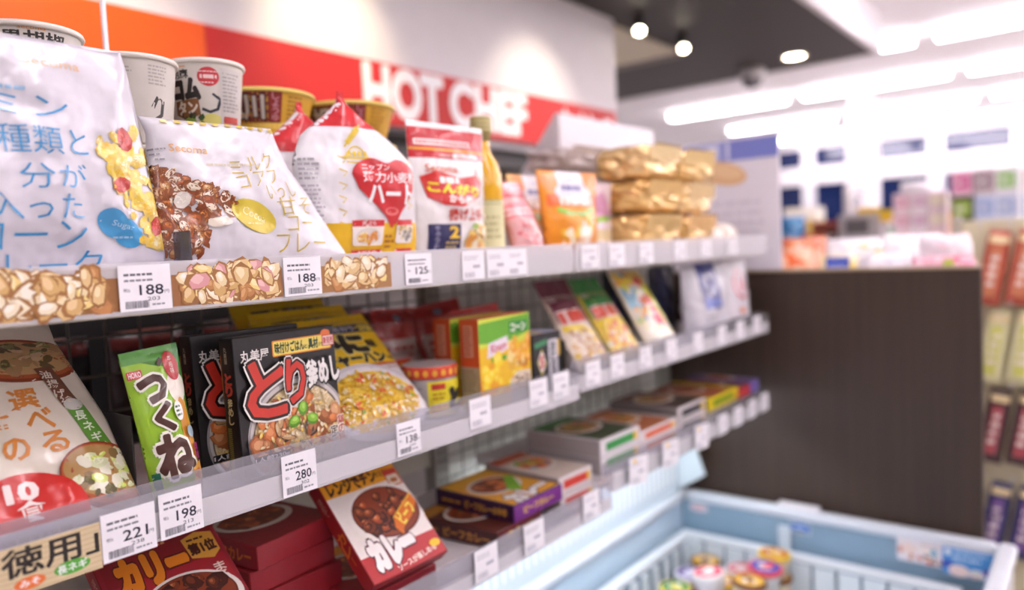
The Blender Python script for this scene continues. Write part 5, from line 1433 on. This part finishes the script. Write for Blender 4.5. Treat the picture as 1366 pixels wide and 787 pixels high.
# ================================================================== freezer
FRZ = mat('freezer_steel', .3, var=.04, scale=20)
fz = thing('chest_freezer', 'pale blue open chest freezer below the shelves', 'freezer', (1.05, .70, 0))
X0, X1, Y0, Y1, ZR = -1.25, 1.185, -.505, .425, .79
INN = 'b4cadb'
mb = MB(); mb.box(X0, X1, Y0, Y0 + .03, .0, ZR - .03, 'e6eaee', .004); obj('front_wall', mb, FRZ, fz)
mb = MB(); mb.box(X0, X1, Y1 - .03, Y1, .0, ZR - .03, INN, .002); obj('rear_wall', mb, FRZ, fz)
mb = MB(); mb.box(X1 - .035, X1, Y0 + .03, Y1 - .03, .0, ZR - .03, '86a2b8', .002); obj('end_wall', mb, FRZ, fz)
mb = MB(); mb.box(X0, X0 + .035, Y0 + .03, Y1 - .03, .0, ZR - .03, INN, .002); obj('end_wall', mb, FRZ, fz)
mb = MB(); mb.box(X0 + .035, X1 - .035, Y0 + .03, Y1 - .03, .30, .33, 'c4d0da'); obj('freezer_floor', mb, FRZ, fz)
for a in ((X0, X1, Y0 - .01, Y0 + .032), (X0, X1, Y1 - .045, Y1)):
    mb = MB(); mb.box(a[0], a[1], a[2], a[3], ZR - .03, ZR, 'dfe6ee', .008); obj('rim', mb, FRZ, fz)
for a in ((X1 - .04, X1), (X0, X0 + .055)):
    mb = MB(); mb.box(a[0], a[1], Y0 + .033, Y1 - .046, ZR - .03, ZR, 'dfe6ee', .008); obj('rim', mb, FRZ, fz)
mb = MB()
for k in range(3):
    mb.box(X1 - .0375, X1 - .0352, Y0 + .05, Y1 - .05, .52 + k * .07, .524 + k * .07, '8696a6')
obj('wall_ribs', mb, FRZ, fz)
# riser with air slots behind
mb = MB(); mb.box(X0, 1.165, Y1 - .028, Y1 - .012, ZR, 1.05, 'd3e0ea', .002); rs = obj('rear_riser', mb, FRZ, fz)
mb = MB(); mb.box(0, .012, 0, .0018, 0, .16, 'f4f8fa')
q = obj('riser_slat', mb, FRZ, rs)
for k in range(62):
    x = X0 + .55 + k * .03
    if x > 1.15: break
    if k: q = q.copy(); COL.objects.link(q)
    q.location = (x, Y1 - .0296, .83)
mb = MB(); mb.prism([(.30, .86), (.392, .80), (.392, 1.06), (.375, 1.08)], 1.12, 1.13, 0, 'dce8ee'); obj('riser_bracket', mb, FRZ, fz)
# glass lid panels sliding halfway
mb = MB(); mb.box(X0 + .06, -.35, Y0 + .06, Y1 - .05, ZR - .012, ZR - .006, 'ffffff'); obj('glass_lid', mb, clear_mat('freezer_glass', (205, 222, 232), .25, .05, .04), fz)

# wire basket
WIRE = mat('white_wire', .35, var=.02)
def basket(label, x0, x1, y0, y1, zb, zt):
    t = thing('freezer_basket', label, 'basket', ((x0 + x1) / 2, (y0 + y1) / 2, zb))
    hx, hy, h = (x1 - x0) / 2, (y1 - y0) / 2, zt - zb
    mb = MB()
    i = .03
    mb.add([(-hx, -hy, h), (hx, -hy, h), (hx, hy, h), (-hx, hy, h), (-hx + i, -hy + i, h), (hx - i, -hy + i, h), (hx - i, hy - i, h), (-hx + i, hy - i, h),
            (-hx, -hy, h - .015), (hx, -hy, h - .015), (hx, hy, h - .015), (-hx, hy, h - .015), (-hx + i, -hy + i, h - .015), (hx - i, -hy + i, h - .015), (hx - i, hy - i, h - .015), (-hx + i, hy - i, h - .015)],
           [(0, 1, 5, 4), (1, 2, 6, 5), (2, 3, 7, 6), (3, 0, 4, 7), (0, 8, 9, 1), (1, 9, 10, 2), (2, 10, 11, 3), (3, 11, 8, 0), (4, 5, 13, 12), (5, 6, 14, 13), (6, 7, 15, 14), (7, 4, 12, 15)], 'eef4f8')
    obj('basket_rim', mb, WIRE, t)
    # slatted sides
    j = i + .012
    def slats(nm, pts):
        first = None
        for a, b, c, d in pts:
            if first is None:
                m = MB(); m.box(-(b - a) / 2, (b - a) / 2, -(d - c) / 2, (d - c) / 2, .0, h - .015, 'dfe9ef')
                first = o_ = obj(nm, m, WIRE, t)
            else:
                o_ = first.copy(); COL.objects.link(o_)
            o_.location = ((a + b) / 2, (c + d) / 2, 0)
    n = int(2 * hx / .065)
    for sy in (-1, 1):
        slats('side_slat', [(-hx + j + k * .065, -hx + j + k * .065 + .035, sy * (hy - j) - .003, sy * (hy - j) + .003) for k in range(n)])
    n = int(2 * hy / .065)
    for sx in (-1, 1):
        slats('side_slat', [(sx * (hx - j) - .003, sx * (hx - j) + .003, -hy + j + k * .065, -hy + j + k * .065 + .056) for k in range(n)])
    m = MB(); m.box(-hx + i, hx - i, -hy + i, hy - i, 0, .006, 'ccd8e0'); obj('basket_floor', m, WIRE, t)
    return t
basket('white slatted freezer basket holding ice cream cups, near the end wall', 1.38, 2.17, .30, 1.075, .50, .675)
basket('white slatted freezer basket further along the freezer', .30, 1.34, .30, 1.075, .50, .675)

# ice cream cups in a pile
ICE = [('ead9c0', 'c8742c', 'e8c43c'), ('e4e0dc', '3c4a9c', 'd8484c'), ('e8d8b8', 'd8a83c', '6c3a24'), ('e0dce0', '5c3c8c', 'e8e4f0'), ('e6dcd0', '4c8a54', 'f0d848'), ('ece4e4', 'd83c5c', 'f0ece8')]
def icecup(label, x, y, z, c, tilt, rz):
    t = thing('ice_cream_cup', label, 'ice cream cup', (x, y, z), (R(tilt), R(tilt * .5), R(rz)), 'ice cream cups in the freezer basket')
    mb = MB(); mb.lathe([(.001, 0), (.034, 0), (.042, .052)], 24, c[0]); obj('cup_body', mb, CUPM, t, True)
    mb = MB(); mb.lathe([(.044, .050), (.045, .053), (.045, .060), (.043, .062), (.001, .062)], 24, c[2]); obj('lid', mb, CUPM, t)
    p = Print(lambda a, b, o: (a, b, .062 + o), lift=.0003)
    p.ell(0, 0, .038, .038, c[1]); p.blob(.004, .002, .022, c[2], .3, .7); p.blob(-.01, .01, .012, 'f2ece4', .3, .6); p.bars(-.022, -.02, .022, -.008, 1, 'f4f0ec'); p.build('lid_print', PAPER, t)
k = 0
ridx = random.Random(5)
for lay, n_ in ((0, 9), (1, 9), (2, 4)):
    for q in range(n_):
        if lay == 0: x, y = 1.845 + (q % 3) * .104, .735 + (q // 3) * .104
        else: x, y = 1.858 + (q % 3) * .104, .745 + (q // 3) * .104
        x += ridx.uniform(-.005, .005); y += ridx.uniform(-.005, .005)
        lab = 'ice cream cup in the %s layer of the freezer pile, %s row, %s of three' % (('bottom', 'middle', 'top')[lay], ('front', 'middle', 'back')[q // 3], ('first', 'second', 'third')[q % 3])
        icecup(lab, x, y, .507 + lay * .068, ICE[(k * 5 + lay) % 6], ridx.uniform(-9, 9) if lay == 2 else 0, ridx.uniform(0, 360))
        k += 1

# stickers, cards and small holders on the freezer end
def onwall(name, label, cat, y, z, w, h, draw, x=2.196):
    t = thing(name, label, cat, (x, y, z))
    mb = MB(); mb.box(-.0015, 0, -w / 2, w / 2, 0, h, 'eeeaee'); obj('card', mb, PAPER, t)
    p = Print(lambda a, b, o: (-.0015 - o, -a, b), lift=.0003); draw(p); p.build('card_print', PAPER, t)
    return t
def card1(p):
    p.rrect(-.058, .002, .058, .063, .006, 'ece6ea'); p.ell(-.03, .035, .02, .016, 'f2dcd4'); p.ell(.012, .04, .02, .018, 'f4e8e4'); p.bars(.0, .05, .05, .056, 1, '9a8890'); p.ell(.03, .035, .008, .01, '7cb4c8'); p.heap(lambda x, y: True, (-.03, .006, .05, .022), [('b8683c',), ('4a3430',), ('e0a060',), ('d8484c',)], 22, .003, .006); p.ell(-.05, .03, .006, .01, 'd89890')
def card2(p):
    p.rrect(-.058, .002, .058, .073, .006, '4c94d8'); p.bars(-.03, .056, .045, .068, 1, 'cfe6f6'); p.bars(-.035, .04, .045, .052, 1, 'e0f0fa'); p.ell(-.045, .06, .008, .008, 'f0f6fa'); p.rect(-.058, .018, -.035, .038, '3c54b8'); p.ell(-.02, .014, .024, .016, 'f4dcd8'); p.ell(.02, .012, .02, .012, 'f0ece8'); p.ell(.045, .02, .012, .01, '6a4cb8'); p.bars(0, .003, .04, .008, 1, 'c8382c')
onwall('price_card', 'white picture card on the freezer end wall', 'card', .398, .708, .112, .064, card1, 2.190)
onwall('price_card', 'blue picture card on the freezer end wall near its corner', 'card', .288, .700, .10, .076, card2, 2.178)
onwall('sticker', 'small oval pink sticker in the far freezer corner', 'sticker', 1.035, .730, .062, .026, lambda p: (p.rect(-.031, 0, .031, .026, 'a8b6c4'), p.ell(0, .013, .03, .012, 'e8d4dc'), p.bars(-.018, .009, .018, .017, 1, 'c86a80')), 2.196)
def bluetag(p):
    p.rect(-.03, 0, .03, .035, 'a8b6c4'); p.ell(0, .020, .029, .014, '4c7cc8'); p.bars(-.014, .015, .014, .025, 1, 'e4ecf6'); p.ell(.002, .003, .006, .003, 'e0c83c')
onwall('sticker', 'blue oval sticker in the middle of the freezer end wall', 'sticker', .715, .722, .06, .036, bluetag, 2.194)
t = thing('tag_holder', 'white tag holder lying on the freezer rim against the dark panel', 'tag holder', (2.215, .725, ZR))
mb = MB(); mb.box(-.014, .014, -.06, .06, 0, .014, 'f0eef2', .003); obj('holder', mb, PLASTIC, t)
t = thing('lid_guide', 'pale vertical guide on the freezer end wall', 'guide', (2.194, .76, .50))
mb = MB(); mb.box(-.012, 0, -.018, .018, 0, .24, 'c9d6de', .003); obj('guide', mb, FRZ, t)

# ================================================================== bread island behind the dark panel
bi = thing('bread_island', 'low white island shelf of bread bags behind the dark panel', 'display island', (2.62, .775, 0))
mb = MB(); mb.box(-.32, .32, -.42, .42, 0, 1.44, 'e6e0e0', .006); obj('island_base', mb, PAINT, bi)
mb = MB(); mb.box(-.32, -.31, -.42, .42, 1.44, 1.47, 'e0dada', .001); mb.box(.31, .32, -.42, .42, 1.44, 1.47, 'e0dada', .001); obj('island_lip', mb, PLASTIC, bi)
def lump(name, label, cat, loc, w, h, T, col, pal=None, rot=(0, 0, 0), group=None, seed=0):
    def dr(p):
        p.heap(lambda x, y: abs(x) < w * .42 and h * .1 < y < h * .9, (-w / 2, 0, w / 2, h), pal, 14, min(w, h) * .08, min(w, h) * .2)
    return pouch(name, label, cat, loc, [(0, -w / 2 * .94, w / 2 * .94), (h * .5, -w / 2, w / 2), (h, -w / 2 * .93, w / 2 * .93)], T, col, dr if pal else None, rot=rot, kind='pillow', seed=seed, amp=.006, group=group, nu=14, nv=14, maxlen=.02)
RB = R(90)
def bread(label, y, z, w, h, col, pal, seed, x=2.45, name='bread_bag', cat='bread bag', T=.03, lean=-30):
    return lump(name, label, cat, (x, y, z), w, h, T, col, pal, (R(lean), 0, R(-70)), 'bread bags on the island', seed)
bread('orange and peach bread bag beside the poster board', .80, 1.44, .13, .13, 'f2b48c', [('ee6a2c',), ('f4c8a0',), ('f6dcc4',)], 200)
bread('pale yellow bread bag behind the blue card', .665, 1.44, .13, .10, 'f6e2a8', [('f4d84c',), ('f8eec8',)], 201, x=2.50)
bread('white bread bag between the blue card and the pink bags', .53, 1.44, .15, .10, 'ece6ea', [('f6f2f6',), ('e0dae4',)], 202, x=2.46)
bread('pink and white bread bag at the right of the island', .37, 1.44, .17, .085, 'e8a8b8', [('d8546c',), ('f2d0d8',), ('d84c8c',)], 203, x=2.44)
bread('frosted white bread bag on top of the pink bag', .375, 1.51, .14, .08, 'f2e8ee', [('f6d8e0',), ('faf6f8',)], 204, x=2.50, T=.025)
bread('orange bread bag in the second row behind the poster board', .83, 1.44, .16, .17, 'f09868', [('e8582c',), ('f6c8a8',)], 205, x=2.68)
bread('white bag added in place of glare, second row, left of the column', .67, 1.44, .19, .16, 'f4f0f4', [('ffffff',), ('f0e8c0',)], 206, x=2.70)  # added white bag standing in for a bright reflection
bread('white bag added in place of glare, second row, right of the column', .49, 1.44, .18, .165, 'f6f2f6', [('ffffff',)], 207, x=2.70)  # also added; its white imitates the second patch of glare
t = thing('price_card', 'blue price card standing among the bread bags', 'card', (2.40, .655, 1.442), (R(-14), 0, R(-86)))
mb = MB(); mb.box(-.034, .034, -.001, .001, 0, .088, '2c4cc0', .0004); obj('card', mb, PAPER, t)
p = Print(lambda x, y, o: (x, -.001 - o, y), lift=.0003); p.bars(-.026, .05, .028, .075, 2, '8c9ce0'); p.rect(-.034, .03, .034, .034, '5c78d8'); p.build('card_print', PAPER, t)
t = thing('lime_sticker', 'small lime round sticker on the pink bread bag', 'sticker', (2.385, .355, 1.50), (0, 0, R(-86)))
mb = MB(); mb.tube([(0, -.001, 0), (0, .001, 0)], .014, 14, 'c8dc4c'); obj('disc', mb, PAPER, t)

# ================================================================== clutter beyond
def cabinet(label, x, y, w, d, h, col, name='store_shelf', cat='shelf'):
    t = thing(name, label, cat, (x, y, 0))
    mb = MB(); mb.box(-w / 2, w / 2, -d / 2, d / 2, 0, h - .03, col, .005); obj('shelf_body', mb, PAINT, t)
    mb = MB(); mb.box(-w / 2 - .01, w / 2 + .01, -d / 2 - .01, d / 2 + .01, h - .03, h, 'f2ecee', .004); obj('shelf_top', mb, PAINT, t)
    return t
cabinet('white counter with packs and a grey machine in front of the windows', 4.75, 1.02, .6, 1.5, 1.50, 'e4dedf')
def fbox(name, label, cat, x, y, z, w, d, h, col, acc=None, rz=0, group=None):
    def fr(p):
        p.rect(-w * .4, h * .2, w * .4, h * .8, acc); p.bars(-w * .3, h * .4, w * .3, h * .6, 1, 'f2eef0')
    def sd(p):
        p.rect(-d * .4, h * .2, d * .4, h * .8, acc); p.bars(-d * .3, h * .4, d * .3, h * .6, 1, 'f2eef0')
    return carton(name, label, cat, (x, y, z), w, d, h, fr if acc else None, sd if acc else None, None, (0, 0, R(rz)), group, CARD, col)
ZC = 1.50
lump('blue_bag', 'shiny blue bag at the left end of the far counter', 'bag', (4.5, 1.47, ZC), .15, .21, .06, '3c8ccc', [('8cc8ec',), ('2c5cb0',), ('d8ecf6',)], (0, 0, R(-75)), None, 300)
fbox('orange_pack', 'orange pack in front of the dark window by the blue bag', 'pack', 4.47, 1.335, ZC, .10, .10, .10, 'e0682c', 'c84a34')
fbox('red_pack', 'red brown pack stacked behind the orange pack', 'pack', 4.62, 1.30, ZC, .10, .16, .17, 'a8503c', '5c342c')
m_ = thing('register', 'grey machine with a dark screen on the far counter', 'machine', (4.5, 1.08, ZC))
mb = MB(); mb.box(-.1, .1, -.11, .11, 0, .20, 'b8b2b4', .012); obj('machine_body', mb, PLASTIC, m_)
mb = MB(); mb.box(-.104, -.1, -.05, .07, .09, .17, '6a6668', .001); obj('screen', mb, PLASTIC, m_)
mb = MB(); mb.box(-.03, .03, .06, .10, .20, .36, 'e4dede', .01); obj('machine_head', mb, PLASTIC, m_)
lump('white_bag', 'tall white bag leaning left of the grey machine', 'bag', (4.76, 1.22, ZC), .07, .36, .03, 'eeeaf0', [('ffffff',), ('6c6a70',)], (0, R(12), R(-75)), None, 301)
t = thing('yellow_sign', 'bent yellow sign strip above the grey machine', 'sign', (4.385, .985, ZC + .20), (0, 0, 0))
mb = MB(); mb.box(-.006, .006, -.02, .095, 0, .03, 'f2c81c', .001); mb.box(-.006, .006, -.075, -.015, -.05, .01, 'f0c414', .001); obj('strip', mb, PLASTIC, t)
for k in range(9):
    y = .95 - (k % 3) * .085; z = ZC + (k // 3) * .10
    fbox('pink_pack', 'pale pink pack in the block right of the machine, %s row, %s of three' % (('bottom', 'middle', 'top')[k // 3], ('first', 'second', 'third')[k % 3]), 'pack', 4.62, y - .05, z, .12, .08, .098, ('f0dce2', 'f4eaee', 'ecd2dc')[k % 3], ('e0a8bc', 'f2e4c8', 'd8b0c8')[(k * 2) % 3], 0, 'pale packs on the far counter')
lump('white_bag', 'white bag lying on top of the pale pink packs', 'bag', (4.62, .84, ZC + .30), .15, .06, .05, 'f4f0f4', None, (R(-10), 0, R(-80)), None, 303)
for k, (y, z, c, a) in enumerate(((.60, 0, 'e8dcd8', 'c8d890'), (.50, 0, 'd8d4dc', '8ca8c8'), (.41, 0, 'ece4e8', 'd890a8'), (.60, .13, '4c5434', '9cb848'), (.50, .13, 'd4dcf0', '9cb0dc'), (.41, .13, 'dce0f0', 'a8b8dc'), (.60, .26, 'f0c8d8', 'd8689c'), (.50, .26, 'd0c0c4', 'a08890'), (.41, .26, 'e8e8ec', '9cc878'), (.30, .0, 'e4dce4', 'e0b8c8'), (.30, .13, 'd8e0f0', 'a8b8e0'), (.30, .26, 'f0e4e8', 'e0c0c8'))):
    fbox('shelf_pack', '%s pack of the %s layer at the right end of the far counter' % (('first', 'second', 'third', 'last')[(0, 1, 2, 0, 1, 2, 0, 1, 2, 3, 3, 3)[k]], ('bottom', 'middle', 'top')[int(z / .13 + .1)]), 'pack', 4.52, y, ZC + z, .12, .092, .128, c, a, 0, 'pastel packs on the far counter')
for k in range(8):
    y = 2.9 - k * .36
    fbox('goods_box', '%s goods box with a %s mark in the far row before the windows' % (('leftmost', 'second', 'third', 'fourth', 'fifth', 'sixth', 'seventh', 'rightmost')[k], ('brick red', 'blue', 'ochre', 'plum', 'green', 'orange', 'purple', 'red')[k]), 'box', 7.0, y, 1.30, .2, .30, .30 + .12 * ((k * 7) % 3), ('e8dce0', 'd8c8cc', 'f0e8d8', 'd0d8e8', 'ecd8d8', 'c8b8b0', 'e8e4ec', 'dcd4c8')[k], ('c87c74', '8c9cc8', 'd8b45c', 'b06c84', '7cac8c', 'd89858', '9c7cac', 'c85c5c')[k], 0, 'goods in the far row')
cabinet('long white shelf in the far row before the windows', 7.0, 1.6, .5, 3.2, 1.30, 'e0d8da')

# ================================================================== hook rack at the right edge
hr = thing('hook_rack', 'cream pegboard rack with hanging packets right of the dark panel', 'rack', (3.1, .222, 0))
mb = MB(); mb.box(0, .03, -.30, .20, 0, 1.62, 'd8cfae', .004); obj('pegboard', mb, PAINT, hr)
mb = MB(); mb.box(-.02, .04, .20, .225, 0, 1.64, 'b8b2a4', .003); obj('post', mb, PAINT, hr)
hooks = []
for z in (1.60, 1.33, 1.05, .72):
    for y in (.13, .045, -.04):
        mb = MB(); mb.tube([(0, y, z), (-.09, y, z), (-.10, y, z + .012)], .003, 6, 'c8c8cc'); obj('hook', mb, PAINT, hr)
cols = [('b8543c', 'c87850'), ('dcd8a8', 'c8c860'), ('4a2c30', 'a04048'), ('2c2c64', '6c4c8c')]
rown = ('top', 'second', 'third', 'lowest')
for r_, z in enumerate((1.60, 1.33, 1.05, .72)):
    for c_, y in enumerate((.13, .045, -.04)):
        a, b = cols[r_]
        t = pouch('hanging_packet', 'long packet hanging on the %s hook row of the rack, %s' % (rown[r_], ('nearest the dark panel', 'middle one', 'outermost')[c_]), 'packet', (3.04, .222 + y - .014, z - .274), [(0, -.038, .038), (.23, -.036, .036), (.262, -.03, .03)], .012, a,
                  lambda p, b=b: (p.rect(-.02, .03, .015, .20, b), p.rect(-.03, .215, .03, .24, 'e8d4a0'), p.bars(-.015, .06, .012, .18, 4, 'f0e4dc')), rot=(R(-5), R(10), R(-80)), kind='flat', seed=400 + r_ * 3 + c_, amp=.002, nu=10, nv=14, maxlen=.02, group='packets on the hook rack')

# ------------------------------------------------------------------ let every leaning pack rest on its shelf instead of sinking in
def lowest(root):
    M = root.matrix_basis
    z = 1e9
    for ch in root.children:
        if ch.type == 'MESH':
            for v in ch.data.vertices:
                z = min(z, (M @ v.co).z)
    return z
for root in [o for o in S.objects if o.parent is None and o.type == 'EMPTY' and o.get('category')]:
    if root.name.split('.')[0] in ('gondola_shelf', 'shelf_unit', 'price_tag', 'photo_strip', 'display_board', 'poster_board', 'shelf_lamp', 'chest_freezer', 'hook_rack', 'hanging_packet', 'end_panel', 'bread_island', 'store_shelf'):
        continue
    x, y, z = root.location
    if .77 < y < 1.14 and .15 < x < 2.2:
        sup = None
        for s_ in ((TOP,), (MID if x < 1.15 else MID + .012,), (LOW1 if x < 1.246 else LOW,)):
            if -.002 < z - s_[0] < .03: sup = s_[0]
    elif 2.3 < x < 2.94 and abs(z - 1.44) < .01:
        sup = 1.44
    elif 4.4 < x < 5 and abs(z - 1.5) < .002:
        sup = 1.5
    else:
        sup = None
    if sup is None: continue
    m_ = lowest(root)
    if m_ < sup + .0004 or z - sup < .02:
        root.location.z += sup + .0004 - m_
